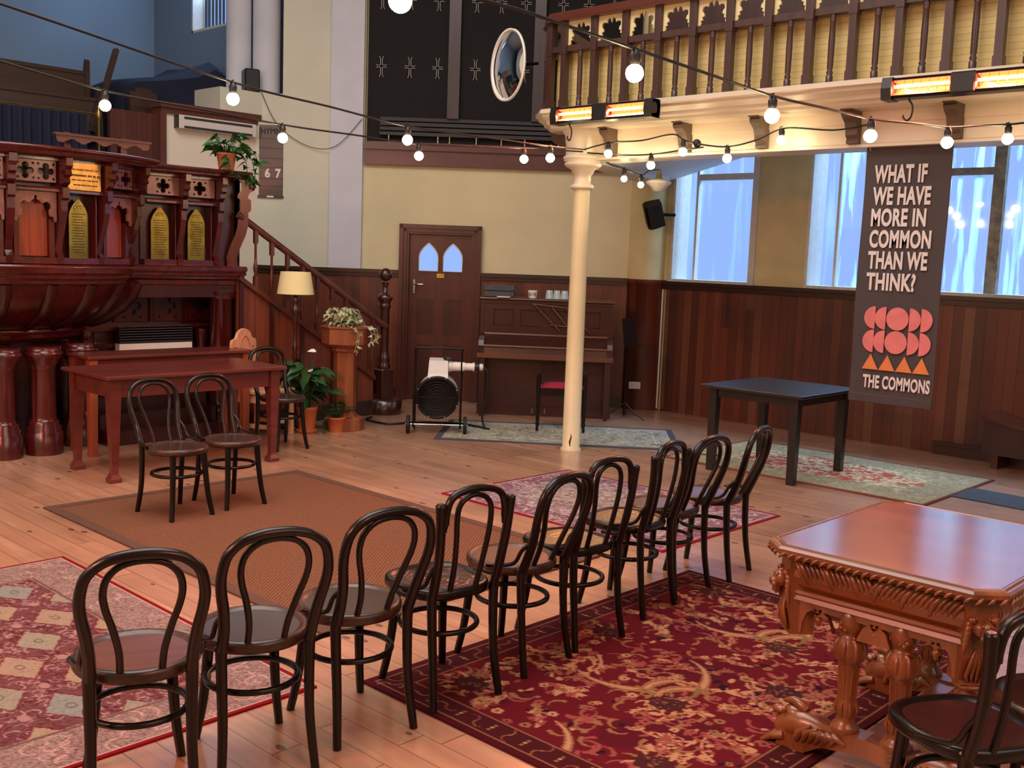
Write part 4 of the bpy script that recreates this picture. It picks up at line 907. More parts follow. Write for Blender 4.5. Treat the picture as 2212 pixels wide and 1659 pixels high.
# ================================================================== RUGS
def lc(r, g, b): return np.array(C3(r, g, b)[:3])
class Rug:
    def __init__(s, x0, x1, y0, y1, res):
        s.x0, s.x1, s.y0, s.y1 = x0, x1, y0, y1; s.nx = int((x1-x0)/res)+1; s.ny = int((y1-y0)/res)+1
        s.X, s.Y = np.meshgrid(np.linspace(x0, x1, s.nx), np.linspace(y0, y1, s.ny)); s.C = np.zeros((s.ny, s.nx, 3)); s.res = res
        s.E = np.minimum(np.minimum(s.X-x0, x1-s.X), np.minimum(s.Y-y0, y1-s.Y)); s.rng = np.random.RandomState(5)
    def fill(s, m, c, a=1.0): s.C[m] = s.C[m]*(1-a)+np.asarray(c)*a
    def win(s, cx, cy, r):
        i0 = max(0, int((cx-r-s.x0)/(s.x1-s.x0)*(s.nx-1))); i1 = min(s.nx, int((cx+r-s.x0)/(s.x1-s.x0)*(s.nx-1))+2)
        j0 = max(0, int((cy-r-s.y0)/(s.y1-s.y0)*(s.ny-1))); j1 = min(s.ny, int((cy+r-s.y0)/(s.y1-s.y0)*(s.ny-1))+2)
        return (slice(j0, j1), slice(i0, i1)) if i1 > i0 and j1 > j0 else None
    def dot(s, cx, cy, r, c, ax=1, ay=1, rot=0, em=0):
        w_ = s.win(cx, cy, r*max(ax, ay)+.01)
        if not w_: return
        dx, dy = s.X[w_]-cx, s.Y[w_]-cy; u = dx*cos(rot)+dy*sin(rot); v = -dx*sin(rot)+dy*cos(rot)
        m = ((u/(r*ax))**2+(v/(r*ay))**2 < 1) & (s.E[w_] > em); s.C[w_][m] = c
    def stroke(s, pts, w0, w1, c, em=0, mid=None):
        n = len(pts)-1
        for i in range(n):
            (ax, ay), (bx, by) = pts[i], pts[i+1]; t0, t1 = i/n, (i+1)/n
            f = lambda t: w0+(w1-w0)*t if mid is None else w0+(mid-w0)*min(1, 2*t) if t < .5 else mid+(w1-mid)*(2*t-1)
            L_ = math.hypot(bx-ax, by-ay)+1e-9; w_ = s.win((ax+bx)/2, (ay+by)/2, L_/2+max(f(t0), f(t1))+.01)
            if not w_: continue
            dx, dy = s.X[w_]-ax, s.Y[w_]-ay; h = np.clip((dx*(bx-ax)+dy*(by-ay))/L_**2, 0, 1)
            d = np.hypot(dx-h*(bx-ax), dy-h*(by-ay)); m = (d < f(t0)+(f(t1)-f(t0))*h) & (s.E[w_] > em); s.C[w_][m] = c
    def curl(s, x, y, r, a0, sw, w0, w1, c, em=0, grow=.0, n=12, mid=None):
        """arc that starts at x,y heading a0 and turns through sw"""
        pts = [(x, y)]; a = a0; st = abs(r*sw)/n
        for i in range(n): x += st*cos(a)*(1+grow*i/n); y += st*sin(a)*(1+grow*i/n); a += sw/n; pts.append((x, y))
        s.stroke(pts, w0, w1, c, em, mid); return x, y, a
    def build(s, name, label, mat, edge, th=.008, lift=None):
        Z = np.full(s.X.shape, th)+.0015*np.sin(s.X*3.1+s.Y*2.3)
        if lift is not None: Z = Z+lift(s.X, s.Y)
        vs = np.stack([s.X, s.Y, Z], -1).reshape(-1, 3); idx = np.arange(s.nx*s.ny).reshape(s.ny, s.nx)
        q = np.stack([idx[:-1, :-1], idx[:-1, 1:], idx[1:, 1:], idx[1:, :-1]], -1).reshape(-1, 4)
        per = np.concatenate([idx[0, :], idx[1:, -1], idx[-1, -2::-1], idx[-2:0:-1, 0]]); lo = vs[per].copy(); lo[:, 2] = .0005; n0 = len(vs)
        vs = np.vstack([vs, lo]); k = len(per); a = np.arange(k); b = (a+1) % k
        sk = np.stack([per[a], n0+a, n0+b, per[b]], -1); q = np.vstack([q, sk])
        cx, cy = (s.x0+s.x1)/2, (s.y0+s.y1)/2; vs[:, 0] -= cx; vs[:, 1] -= cy
        me = bpy.data.meshes.new(name); me.from_pydata(vs.tolist(), [], q.tolist())
        at = me.color_attributes.new('weave', 'FLOAT_COLOR', 'POINT'); col = np.ones((len(vs), 4)); col[:n0, :3] = np.clip(s.C, 0, 1).reshape(-1, 3); col[n0:, :3] = edge
        at.data.foreach_set('color', col.ravel()); me.materials.append(mat); me.polygons.foreach_set('use_smooth', [True]*len(me.polygons))
        o = bpy.data.objects.new(name, me); COL.objects.link(o); o.location = (cx, cy, 0); return tag(o, label, 'rug')
RUGM = painted('woven_wool_rug')
# crimson rug with vines
rg = Rug(-3.27, -1.62, 2.63, 5.04, .0068); E_, X_, Y_ = rg.E, rg.X, rg.Y
deep, fld, tan, tan2, rose, blk, olv = lc(64, 12, 20), lc(88, 16, 27), lc(168, 126, 92), lc(132, 92, 64), lc(134, 66, 60), lc(38, 16, 20), lc(112, 92, 58)
rg.C[:] = deep; rg.fill(E_ > .035, tan2); rg.fill(E_ > .045, lc(62, 18, 22)); rg.fill(E_ > .15, tan2); rg.fill(E_ > .163, fld)
ns = sum(np.sin(X_*a+Y_*b+c) for a, b, c in ((7, 3, 1), (-4, 9, 2), (11, -6, 0)))
rg.fill((E_ > .163) & (ns > 1.1), lc(78, 14, 28))
for k in range(70):
    for (x, y, v) in ((-3.27+.098, 2.7+k*.085, 0), (-1.62-.098, 2.7+k*.085, 0), (-3.2+k*.085, 2.63+.098, 1), (-3.2+k*.085, 5.04-.098, 1)):
        if x > -1.7 or y > 4.96 or x < -3.22 or y < 2.69: continue
        if k % 2: rg.dot(x, y, .008, tan); rg.dot(x+(.02 if not v else 0), y+(.02 if v else 0), .006, tan2); rg.dot(x-(.02 if not v else 0), y-(.02 if v else 0), .006, tan2)
        else: rg.curl(x, y, .03, k*1.3, 2.4, .004, .002, rose); rg.curl(x, y, .03, k*1.3+pi, 2.4, .004, .002, tan2)
em = .17; rs = rg.rng
def flower(x, y, r, c, n=5):
    for i in range(n): a = 2*pi*i/n+r*99; rg.dot(x+cos(a)*r*.7, y+sin(a)*r*.7, r*.55, c, em=em)
    rg.dot(x, y, r*.35, deep, em=em)
def sprig(x, y, a, L, c, c2):
    tx, ty, ta = rg.curl(x, y, L*.9, a, 1.1*rs.choice([-1, 1]), .0085, .004, c, em)
    for i in range(4):
        f = (i+1)/5; px, py = x+(tx-x)*f, y+(ty-y)*f; sd = 1 if i % 2 else -1
        qx, qy, qa = rg.curl(px, py, L*.22, a+sd*1.0, sd*-.9, .0055, .003, c, em); rg.dot(qx, qy, .017, c2, 1.5, .55, qa, em)
    for da in (-.8, -.3, .3, .8): rg.dot(tx+.024*cos(ta+da), ty+.024*sin(ta+da), .015, c, 1.5, .5, ta+da, em)
def plume(x, y, a, sgn, L=.36):
    x2, y2, a2 = rg.curl(x, y, L*.62, a, sgn*1.25, .004, .028, tan2, em, .6)
    rg.curl(x, y, L*.62, a, sgn*1.25, .002, .014, tan, em, .6)
    for k in range(7): rg.dot(x2+.03*cos(k), y2+.03*sin(k), .016, tan2, 1.6, .6, k, em)
    rg.curl(x2, y2, L*.42, a2+sgn*1.2, -sgn*1.5, .024, .006, tan2, em, mid=.03); rg.curl(x2, y2, L*.42, a2+sgn*1.2, -sgn*1.5, .010, .003, tan, em)
    rg.curl(x2, y2, L*.3, a2-sgn*.5, sgn*1.9, .014, .003, olv, em)
for i in range(95):
    x, y = rs.uniform(-3.1, -1.75), rs.uniform(2.8, 4.9); sprig(x, y, rs.uniform(0, 6.3), rs.uniform(.12, .22), [tan, tan, rose][i % 3], [tan, rose, tan2][i % 3])
for i in range(620):
    x, y = rs.uniform(-3.1, -1.75), rs.uniform(2.8, 4.9); k = rs.randint(3)
    if k == 0: flower(x, y, rs.uniform(.012, .022), [tan, rose, tan2][i % 3])
    elif k == 1: a = rs.uniform(0, 6.3); rg.curl(x, y, .045, a, 2.2, .010, .002, [tan2, rose][i % 2], em)
    else: rg.dot(x, y, rs.uniform(.008, .016), [tan2, rose, blk, tan][i % 4], rs.uniform(1, 2.4), 1, rs.uniform(0, 3), em)
for j in range(5):
    for i in range(3):
        x, y = -2.95+i*.47+(j % 2)*.2, 2.95+j*.46
        if (i+j) % 2: plume(x, y, -.5+.25*i, 1 if j % 2 else -1)
        else:
            for k in range(9): a = k*.7; rg.dot(x+.05*cos(a), y+.04*sin(a), .035, lc(64, 28, 30), em=em)
            for k in range(30): a, r_k = rs.uniform(0, 6.3), rs.uniform(0, .075); rg.dot(x+r_k*cos(a), y+.8*r_k*sin(a), .005, [olv, rose, blk][k % 3], em=em)
            for k in range(10): a = k*.63; rg.curl(x+.085*cos(a), y+.07*sin(a), .05, a, 1.2, .008, .002, [tan, tan2][k % 2], em)
rg.build('patterned_rug', 'large crimson rug with curling tan vines under the row of chairs', RUGM, deep)
# persian rug lower left
rg = Rug(-5.76, -3.35, .62, 2.46, .0065); E_, X_, Y_ = rg.E, rg.X, rg.Y
red, pk, gry, mar = lc(116, 12, 24), lc(140, 118, 112), lc(176, 168, 148), lc(92, 40, 46)
rg.C[:] = red; rg.fill(E_ > .022, lc(182, 154, 142)); rg.fill(E_ > .03, pk)
rs = rg.rng; nz = rs.rand(*X_.shape)
rg.fill((E_ > .03) & (nz > .55), lc(118, 96, 92)); rg.fill((E_ > .03) & (nz > .9), lc(88, 72, 68))
for i in range(500):
    t_ = rs.uniform(0, 1); sd = rs.randint(4); o_ = rs.uniform(.05, .27)
    x = [-5.76+o_, -3.35-o_, -5.76+2.41*t_, -5.76+2.41*t_][sd]; y = [.62+1.84*t_, .62+1.84*t_, .62+o_, 2.46-o_][sd]
    rg.curl(x, y, rs.uniform(.02, .05), rs.uniform(0, 6.3), 3, .004, .002, [lc(124, 88, 86), lc(176, 142, 134), lc(106, 86, 80)][i % 3], .03)
rg.fill((E_ > .285) & (E_ < .295), lc(96, 70, 62)); rg.fill(E_ > .305, lc(106, 66, 68)); rg.fill((E_ > .305) & (nz > .6), lc(88, 50, 54))
for i in range(1500):
    x, y = rs.uniform(-5.45, -3.66), rs.uniform(.93, 2.15); rg.curl(x, y, rs.uniform(.012, .03), rs.uniform(0, 6.3), rs.uniform(2, 5), .0045, .0025, [mar, lc(142, 106, 104), lc(74, 26, 34), lc(152, 122, 116)][i % 4], .305)
for j in range(9):
    for i in range(6):
        cx, cy = -5.545+.49*i+(.245 if j % 2 else 0), 2.19-.1775*j
        if cy < .8: continue
        tc_ = [lc(146, 130, 106), lc(126, 128, 122), lc(136, 130, 114), lc(146, 126, 108)][(i*2+j) % 4]
        d_ = np.abs(X_-cx)/.150+np.abs(Y_-cy)/.100+.02*np.sin(X_*150)+.02*np.sin(Y_*170); m = (d_ < 1.0) & (E_ > .305)
        rg.fill((d_ < 1.1) & (E_ > .305), lc(104, 34, 40)); rg.fill(m, tc_); rg.fill(m & (nz > .8), tc_*.72)
        dd = np.hypot((X_-cx)/.03, (Y_-cy)/.02); rg.fill((dd < 1) & (dd > .6) & (E_ > .305), tc_*.5)
    for i in range(6):
        cx, cy = -5.545+.49*i+(.245 if j % 2 else 0)+.245, 2.19-.1775*j; rg.dot(cx, cy, .03, lc(150, 112, 106), 1, .7, em=.32)
rg.build('patterned_rug', 'pink and grey rug with diamond tiles and bright red binding at the left edge', RUGM, red)
# lilac rug
rg = Rug(-5.62, -3.60, 5.24, 6.70, .011); E_, X_, Y_ = rg.E, rg.X, rg.Y; rs = rg.rng; nz = rs.rand(*X_.shape)
rg.C[:] = lc(128, 26, 42); rg.fill(E_ > .03, lc(176, 144, 150)); rg.fill((E_ > .05) & (E_ < .24), lc(132, 96, 108)); rg.fill(E_ > .26, lc(150, 132, 134)); rg.fill((E_ > .45), lc(160, 144, 134)); rg.fill((nz > .6) & (E_ > .03), lc(116, 86, 98), .6)
for i in range(900):
    x, y = rs.uniform(-5.6, -3.62), rs.uniform(5.26, 6.68); rg.curl(x, y, rs.uniform(.02, .05), rs.uniform(0, 6.3), rs.uniform(2, 4), .006, .003, [lc(196, 172, 170), lc(96, 60, 74), lc(120, 40, 56), lc(184, 170, 150)][i % 4], .04)
rg.build('patterned_rug', 'faded lilac patterned rug with thin red edge in the middle of the floor', RUGM, lc(128, 26, 42))
# olive rug under the black table
rg = Rug(-5.46, -3.04, 7.89, 9.42, .011); E_, X_, Y_ = rg.E, rg.X, rg.Y; rs = rg.rng; nz = rs.rand(*X_.shape)
rg.C[:] = lc(112, 62, 48); rg.fill(E_ > .025, lc(166, 150, 118)); rg.fill((E_ > .025) & (nz > .62), lc(138, 128, 96))
for i in range(500):
    x, y = rs.uniform(-5.4, -3.1), rs.uniform(7.95, 9.36); rg.curl(x, y, rs.uniform(.02, .05), rs.uniform(0, 6.3), 2.5, .008, .003, [lc(128, 122, 88), lc(188, 172, 138), lc(142, 122, 92)][i % 3], .04)
d_ = np.abs(X_+4.25)/.88+np.abs(Y_-8.655)/.42; d_ = np.maximum(d_*.78, np.maximum(np.abs(X_+4.25)/.86, np.abs(Y_-8.655)/.40))+.06*np.sin(X_*17)+.06*np.sin(Y_*23+X_*9)
rg.fill(d_ < .98, lc(176, 84, 68))
for i in range(420):
    x, y = rs.uniform(-5.1, -3.4), rs.uniform(8.28, 9.03); rg.curl(x, y, rs.uniform(.02, .05), rs.uniform(0, 6.3), 2.5, .013, .005, [lc(206, 188, 146), lc(196, 176, 132)][i % 2], .3)
rg.build('patterned_rug', 'pale olive rug with a brick red centre under the black table', RUGM, lc(112, 62, 48), .012)
# grey rug by the piano (turned with the canted wall)
rg = Rug(-1.20, 1.20, -.62, .62, .012); E_, X_, Y_ = rg.E, rg.X, rg.Y; rs = rg.rng; nz = rs.rand(*X_.shape)
rg.C[:] = lc(78, 74, 82); rg.fill(E_ > .07, lc(166, 160, 140)); rg.fill((E_ > .07) & (nz > .6), lc(140, 132, 116)); rg.fill((E_ > .22) & (E_ < .235), lc(196, 188, 166))
for i in range(420):
    x, y = rs.uniform(-1.1, 1.1), rs.uniform(-.55, .55); rg.curl(x, y, rs.uniform(.03, .09), rs.uniform(0, 6.3), 2.8, .008, .003, [lc(104, 100, 88), lc(184, 176, 152), lc(124, 112, 98)][i % 3], .08)
o = rg.build('patterned_rug', 'worn grey beige rug with slate border in front of the piano', RUGM, lc(60, 56, 64)); o.location = (-6.94+.08, 8.12-.11, 0); o.rotation_euler = (0, 0, R(39.6))
# jute mat
t = thing('jute_rug', 'plain ribbed brown jute rug in the middle of the hall', 'rug', (-5.33, 3.85, 0), world=True)
MB().box(-6.855, -3.865, 2.83+.075, 4.86-.075, .001, .009).build('ribbed_field', M_['jute'], t)
mb = MB(); x0, x1, y0, y1 = -6.93, -3.79, 2.83, 4.86
for a in ((x0, x1, y0, y0+.075), (x0, x1, y1-.075, y1), (x0, x0+.075, y0+.075, y1-.075), (x1-.075, x1, y0+.075, y1-.075)): mb.box(*a, .001, .012)
mb.build('woven_border', M_['jute_edge'], t)
t = MB().box(-.42, .42, -.24, .24, 0, .009).build('doormat', plain('charcoal_mat', C3(62, 66, 72), .95, noise=.4, nscale=60, bump=.5, bscale=90)); t.location = (-2.72, 8.66, 0); t.rotation_euler = (0, 0, R(-3)); tag(t, 'charcoal grey doormat beyond the corner of the olive rug', 'doormat')

# ================================================================== CHAIRS
def chair(kind, seat_mat, label, x, y, head, group=None, root=None):
    """kind hoop: bentwood with double hoop back.  kind post: two round posts with arch between."""
    t = thing('bentwood_chair', label, 'chair', (x, y, 0), R(head-90), group)
    bw = M_['bentwood']
    # seat
    sh = (1.0 if kind == 'hoop' else 1.0)
    def seat_outline(r, n=40):
        pts = []
        for i in range(n):
            a = 2*pi*i/n; k = r
            if kind == 'post': e = 3.0; k = r/((abs(cos(a))**e+abs(sin(a))**e)**(1/e))*(.985 if sin(a) > 0 else .93)
            pts.append((k*cos(a), k*sin(a)))
        return pts
    mb = MB(); prof = [(.165, .462), (.178, .470), (.188, .472), (.196, .468), (.201, .458), (.201, .440), (.196, .430), (.17, .428)]; n = 40; rings = []
    for r, z in prof: rings.append([(px, py, z) for px, py in seat_outline(r, n)])
    vs = [v_ for r_ in rings for v_ in r_]; fs = [(j*n+i, j*n+(i+1) % n, (j+1)*n+(i+1) % n, (j+1)*n+i) for j in range(len(prof)-1) for i in range(n)]
    mb.add(vs, fs, True); mb.build('seat_rim', M_['bent_worn'] if kind == 'hoop' else bw, t)
    mb = MB(); vs = [(0, 0, .459)]; 
    for r in (.06, .12, .166): vs += [(px, py, .459+.003*(r/.166)**2) for px, py in seat_outline(r, n)]
    fs = [(0, 1+i, 1+(i+1) % n) for i in range(n)]+[(1+j*n+i, 1+(j+1)*n+i, 1+(j+1)*n+(i+1) % n, 1+j*n+(i+1) % n) for j in range(2) for i in range(n)]
    mb.add(vs, fs, True); mb.add([(px, py, .43) for px, py in seat_outline(.17, n)], [tuple(range(n))[::-1]]); mb.build('seat', seat_mat, t)
    # legs
    for s_ in (-1, 1):
        pts = catmull([(s_*.115, .125, .44), (s_*.122, .135, .30), (s_*.135, .15, .14), (s_*.155, .172, .0)], 4)
        MB().tube(pts, [.0215-.006*(i/(len(pts)-1)) for i in range(len(pts))], 10).build('leg', bw, t)
        pts = catmull([(s_*.152, -.178, .47), (s_*.150, -.182, .34), (s_*.150, -.195, .18), (s_*.162, -.225, .0)], 4)
        MB().tube(pts, [.0205-.005*(i/(len(pts)-1)) for i in range(len(pts))], 10).build('leg', bw, t)
    # stretcher hoop
    n2 = 36
    MB().tube([(.158*cos(2*pi*i/n2), .158*sin(2*pi*i/n2)-.012, .285) for i in range(n2)], .0118, 8, True).build('stretcher_ring', bw, t)
    def back(u, v):  # u sideways, v height: lean
        return (u, -.178-(.13 if kind == 'hoop' else .07)*max(0, (v-.45))/.43-.02*sin(min(1, max(0, v-.45)/.43)*pi), v)
    if kind == 'hoop':
        half = [(.150, .46), (.152, .54), (.162, .62), (.175, .69), (.177, .75), (.160, .815), (.114, .856), (.056, .873), (0, .877)]
        P = [back(u, v) for u, v in half]+[back(-u, v) for u, v in half[::-1][1:]]; P = catmull(P, 4)
        MB().tube(P, [.0205-.0035*min(1, 3*min(i, len(P)-1-i)/len(P)) for i in range(len(P))], 10).build('back_hoop', bw, t)
        half = [(.062, .455), (.066, .54), (.085, .63), (.106, .70), (.113, .755), (.100, .805), (.062, .840), (0, .852)]
        P = [back(u, v) for u, v in half]+[back(-u, v) for u, v in half[::-1][1:]]
        P = [(a, b+.012, c) for a, b, c in P]; P = catmull(P, 4)
        MB().tube(P, .0118, 8).build('inner_hoop', bw, t)
    else:
        for s_ in (-1, 1):
            P = [back(s_*u, v) for u, v in ((.150, .46), (.153, .58), (.160, .70), (.167, .80), (.169, .845))]; P = catmull(P, 4)
            MB().tube(P, [.019]*(len(P)-5)+[.0195, .0205, .021, .021, .013], 10).build('back_post', bw, t)
            a = [back(s_*.145, v) for v in (.73, .76, .80, .83)]
            MB().tube([(p[0], p[1]+.002, p[2]) for p in a], [.010, .014, .014, .012], 8).build('joint_block', bw, t)
        half = [(.143, .76), (.141, .80), (.128, .845), (.10, .872), (.05, .886), (0, .89)]
        P = [back(u, v) for u, v in half]+[back(-u, v) for u, v in half[::-1][1:]]; MB().tube(catmull(P, 4), .0155, 9).build('back_arch', bw, t)
        half = [(.062, .455), (.066, .56), (.076, .68), (.082, .77), (.074, .82), (.045, .85), (0, .862)]
        P = [back(u, v) for u, v in half]+[back(-u, v) for u, v in half[::-1][1:]]; P = [(a, b+.010, c) for a, b, c in P]
        MB().tube(catmull(P, 4), .0115, 8).build('inner_hoop', bw, t)
    for s_ in (-1, 1):   # curved braces from back to seat
        P = catmull([back(s_*.162, .60), (s_*.172, -.195, .56), (s_*.178, -.16, .50), (s_*.190, -.09, .478), (s_*.203, -.03, .472)], 4)
        MB().tube(P, [.009]*(len(P)-2)+[.011, .012], 7).build('arm_brace', bw, t)
    return t
GR = 'bentwood chairs in the long diagonal row'
S = M_
row = [('hoop', 'seat_amber', 'bentwood chair with an amber brown seat, nearest at the lower left of the row', -3.10, 1.56, 157),
 ('hoop', 'seat_dark', 'bentwood hoop chair with a dark seat, second from the left of the row', -3.07, 1.97, 163),
 ('hoop', 'seat_dark', 'bentwood hoop chair at the left corner of the crimson rug, third in the row', -3.06, 2.39, 171),
 ('post', 'seat_emb_dk', 'post backed bentwood chair with a dark embossed seat, fourth in the row', -3.05, 2.84, 172),
 ('hoop', 'seat_brown', 'bentwood hoop chair with a plain brown round seat, middle of the row', -3.08, 3.31, 184),
 ('post', 'seat_emb_lt', 'post backed chair with olive embossed seat, nearer of the two such chairs', -3.10, 3.73, 176),
 ('post', 'seat_emb_lt', 'post backed chair with olive embossed seat, farther of the two such chairs', -3.18, 4.28, 186),
 ('hoop', 'seat_brown', 'bentwood hoop chair second from the far end of the row', -3.24, 4.69, 180),
 ('hoop', 'seat_brown', 'bentwood hoop chair seen nearly edge on at the far end of the row', -3.24, 5.14, 191)]
for k_, m_, lb, x, y, h_ in row: chair(k_, M_[m_], lb, x, y, h_, GR)
G2 = 'bentwood chairs in front of the red tables'
chair('hoop', M_['seat_dark'], 'left one of two bentwood chairs facing the room on the jute rug', -6.24, 3.43, 4, G2)
chair('hoop', M_['seat_dark'], 'right one of two bentwood chairs facing the room on the jute rug', -6.29, 3.87, 2, G2)
chair('hoop', M_['seat_dark'], 'bentwood chair tucked behind the end of the red table near the lamp', -7.87, 5.36, -4)
G3 = 'bentwood chairs beside the carved table'
chair('post', M_['seat_wine'], 'post backed chair with a wine dark seat in the lower right corner', -1.01, 3.09, 150, G3)
chair('hoop', M_['seat_wine'], 'bentwood chair cut by the right edge beside the carved table', -.87, 3.50, 180, G3)

# pale carved chair
t = thing('carved_church_chair', 'pale carved wooden chair with a shaped back behind the tables', 'chair', (-8.48, 5.60, 0), R(25))
pc = M_['palechair']
back_poly = [(-.20, 0), (.20, 0), (.205, .30), (.19, .335), (.13, .35), (.10, .40), (.05, .43), (0, .44), (-.05, .43), (-.10, .40), (-.13, .35), (-.19, .335), (-.205, .30)]
hole = lambda s_: [(s_*.135, .12), (s_*.16, .12), (s_*.165, .27), (s_*.135, .27)][::s_]
M = Matrix.Translation((-.24, -.05, .58)) @ Matrix.Rotation(R(90), 4, 'Z')
MB().prism(back_poly, -.015, .015, 'xz', [hole(1), hole(-1)], M=M).build('carved_back', pc, t)
MB().tube([tuple(M @ V((x_, -.018, z_))) for x_, z_ in [(-.09, .05), (-.09, .25), (-.06, .34), (0, .375), (.06, .34), (.09, .25), (.09, .05)]], .006, 6).build('moulded_bead', M_['terra_p'], t)
MB().box(-.24, .20, -.26, .18, .42, .46, b=.008).build('seat', pc, t); MB().box(-.22, .18, -.24, .16, .34, .42).build('seat_rail', pc, t)
for x_ in (-.21, .17):
    for y_ in (-.23, .15): MB().box(x_-.022, x_+.022, y_-.022, y_+.022, 0, .58 if x_ < 0 else .42, b=.004).build('leg', pc, t)
mb = MB(); mb.box(-.20, .17, -.24, -.22, .10, .14); mb.box(-.20, .17, .14, .16, .10, .14); mb.box(.16, .18, -.23, .15, .14, .18); mb.build('stretcher', pc, t)
# piano stool
t = thing('piano_stool', 'black framed piano stool with crimson velvet seat in front of the piano', 'stool', (-7.02, 8.22, 0), R(40.5))
for x_ in (-.24, .24):
    for y_ in (-.15, .15): MB().lathe([(.012, 0), (.016, .03), (.014, .06), (.018, .10), (.013, .12), (.018, .14), (.016, .4), (.02, .44), (.02, .60 if 1 else 0)], (x_, y_, 0), 10).build('leg', M_['bentwood'], t)
MB().box(-.24, .24, -.15, .15, .38, .46).build('apron', M_['bentwood'], t)
mb = MB(); nx_, ny_ = 10, 8; vs = []; fs = []
for j in range(ny_+1):
    for i in range(nx_+1): u, v = i/nx_*2-1, j/ny_*2-1; vs.append((u*.225, v*.14, .462+.045*(1-u**4)*(1-v**4)))
for j in range(ny_):
    for i in range(nx_): a = j*(nx_+1)+i; fs.append((a, a+1, a+nx_+2, a+nx_+1))
mb.add(vs, fs, True).box(-.225, .225, -.14, .14, .45, .464); mb.build('cushion', M_['redseat'], t)
for x_ in (-.24, .24): MB().tube([(x_, -.18, .60), (x_, .18, .60)], .02, 10).build('side_rail', M_['bentwood'], t)

# ================================================================== TABLES
def plain_table(name, label, x0, x1, y0, y1, h_, mt, legm, leg=.085, foot=True, inset=.045, ap=.14, taper=.6):
    cx, cy = (x0+x1)/2, (y0+y1)/2; t = thing(name, label, 'table', (cx, cy, 0), world=True)
    MB().box(x0, x1, y0, y1, h_-.028, h_, b=.006).build('tabletop', mt, t)
    mb = MB(); i_ = inset+.02; mb.box(x0+i_, x1-i_, y0+i_, y0+i_+.02, h_-.028-ap, h_-.028).box(x0+i_, x1-i_, y1-i_-.02, y1-i_, h_-.028-ap, h_-.028)
    mb.box(x0+i_, x0+i_+.02, y0+i_, y1-i_, h_-.028-ap, h_-.028).box(x1-i_-.02, x1-i_, y0+i_, y1-i_, h_-.028-ap, h_-.028); mb.build('apron', mt, t)
    for xx, sx in ((x0+inset, 1), (x1-inset, -1)):
        for yy, sy in ((y0+inset, 1), (y1-inset, -1)):
            a, b = leg, leg*taper; mb = MB(); top = h_-.028
            def sq(w_, z): cxx, cyy = xx+sx*leg/2, yy+sy*leg/2; return [(cxx-w_/2, cyy-w_/2, z), (cxx+w_/2, cyy-w_/2, z), (cxx+w_/2, cyy+w_/2, z), (cxx-w_/2, cyy+w_/2, z)]
            pr = [(a, top), (a, top-ap), (b, .10)]+([(b, .075), (b*1.15, .06), (b*1.75, .03), (b*1.7, .0)] if foot else [(b, 0)])
            vs = [v_ for w_, z in pr for v_ in sq(w_, z)]; fs = [(j*4+i, j*4+(i+1) % 4, (j+1)*4+(i+1) % 4, (j+1)*4+i) for j in range(len(pr)-1) for i in range(4)]+[(0, 1, 2, 3), tuple(range(len(vs)-4, len(vs)))[::-1]]
            mb.add(vs, fs); mb.build('leg', legm, t)
    return t
plain_table('wooden_table', 'red stained table with tapering block footed legs behind two bentwood chairs', -8.10, -7.31, 3.46, 5.02, .81, M_['table_red'], M_['table_red'])
plain_table('side_table', 'narrow darker red table pushed behind the front table', -8.80, -8.36, 3.80, 5.36, .845, M_['table_red'], M_['table_leg_lit'], .07, False, .02, .10, .9)
plain_table('black_table', 'small black painted table standing on the olive rug', -4.97, -4.0, 7.66, 8.70, .755, M_['blk_table'], M_['blk_table'], .075, False, .06, .075, .85)

# ------------------------------------------------------------------ carved oak table
t = thing('carved_table', 'richly carved golden oak table with lion masks, turned legs and glossy top', 'table', (-1.48, 3.88, 0), world=True)
ck, ok_, ox, ot = M_['oak'], M_['oak'], M_['oak_x'], M_['oak_top']
X0_, X1_, Y0_, Y1_, c_ = -1.89, -1.03, 3.36, 4.46, .085
def octo(o): return [(X0_+c_+o*.4, Y0_+o), (X1_-c_-o*.4, Y0_+o), (X1_-o, Y0_+c_+o*.4), (X1_-o, Y1_-c_-o*.4), (X1_-c_-o*.4, Y1_-o), (X0_+c_+o*.4, Y1_-o), (X0_+o, Y1_-c_-o*.4), (X0_+o, Y0_+c_+o*.4)]
MB().prism(octo(.035), .765, .782, 'xy').build('tabletop', ot, t)
mb = MB(); pr = [(.035, .779), (.03, .784), (.022, .784), (.018, .778), (.008, .778), (.0, .770), (.0, .755), (.012, .742), (.03, .734), (.045, .730)]
for j in range(len(pr)-1):
    a, b = octo(pr[j][0]), octo(pr[j+1][0])
    for i in range(8): mb.add([(*a[i], pr[j][1]), (*a[(i+1) % 8], pr[j][1]), (*b[(i+1) % 8], pr[j+1][1]), (*b[i], pr[j+1][1])], [(0, 1, 2, 3)])
mb.build('carved_edge_moulding', ox, t)
mb = MB()   # egg and leaf carving on the edge
o8 = octo(.002)
for i in range(8):
    a, b = V((*o8[i], .750)), V((*o8[(i+1) % 8], .750)); L_ = (b-a).length; n = max(2, int(L_/.03)); d = (b-a).normalized(); nn = V((d.y, -d.x, 0))
    for k in range(n):
        p_ = a+d*(L_*(k+.5)/n)+nn*.002
        mb.tube([p_-d*.012+V((0, 0, -.012)), p_+nn*.006, p_+d*.012+V((0, 0, .008))], [.003, .007, .003], 6)
mb.build('edge_carving', ok_, t)
IN = .055
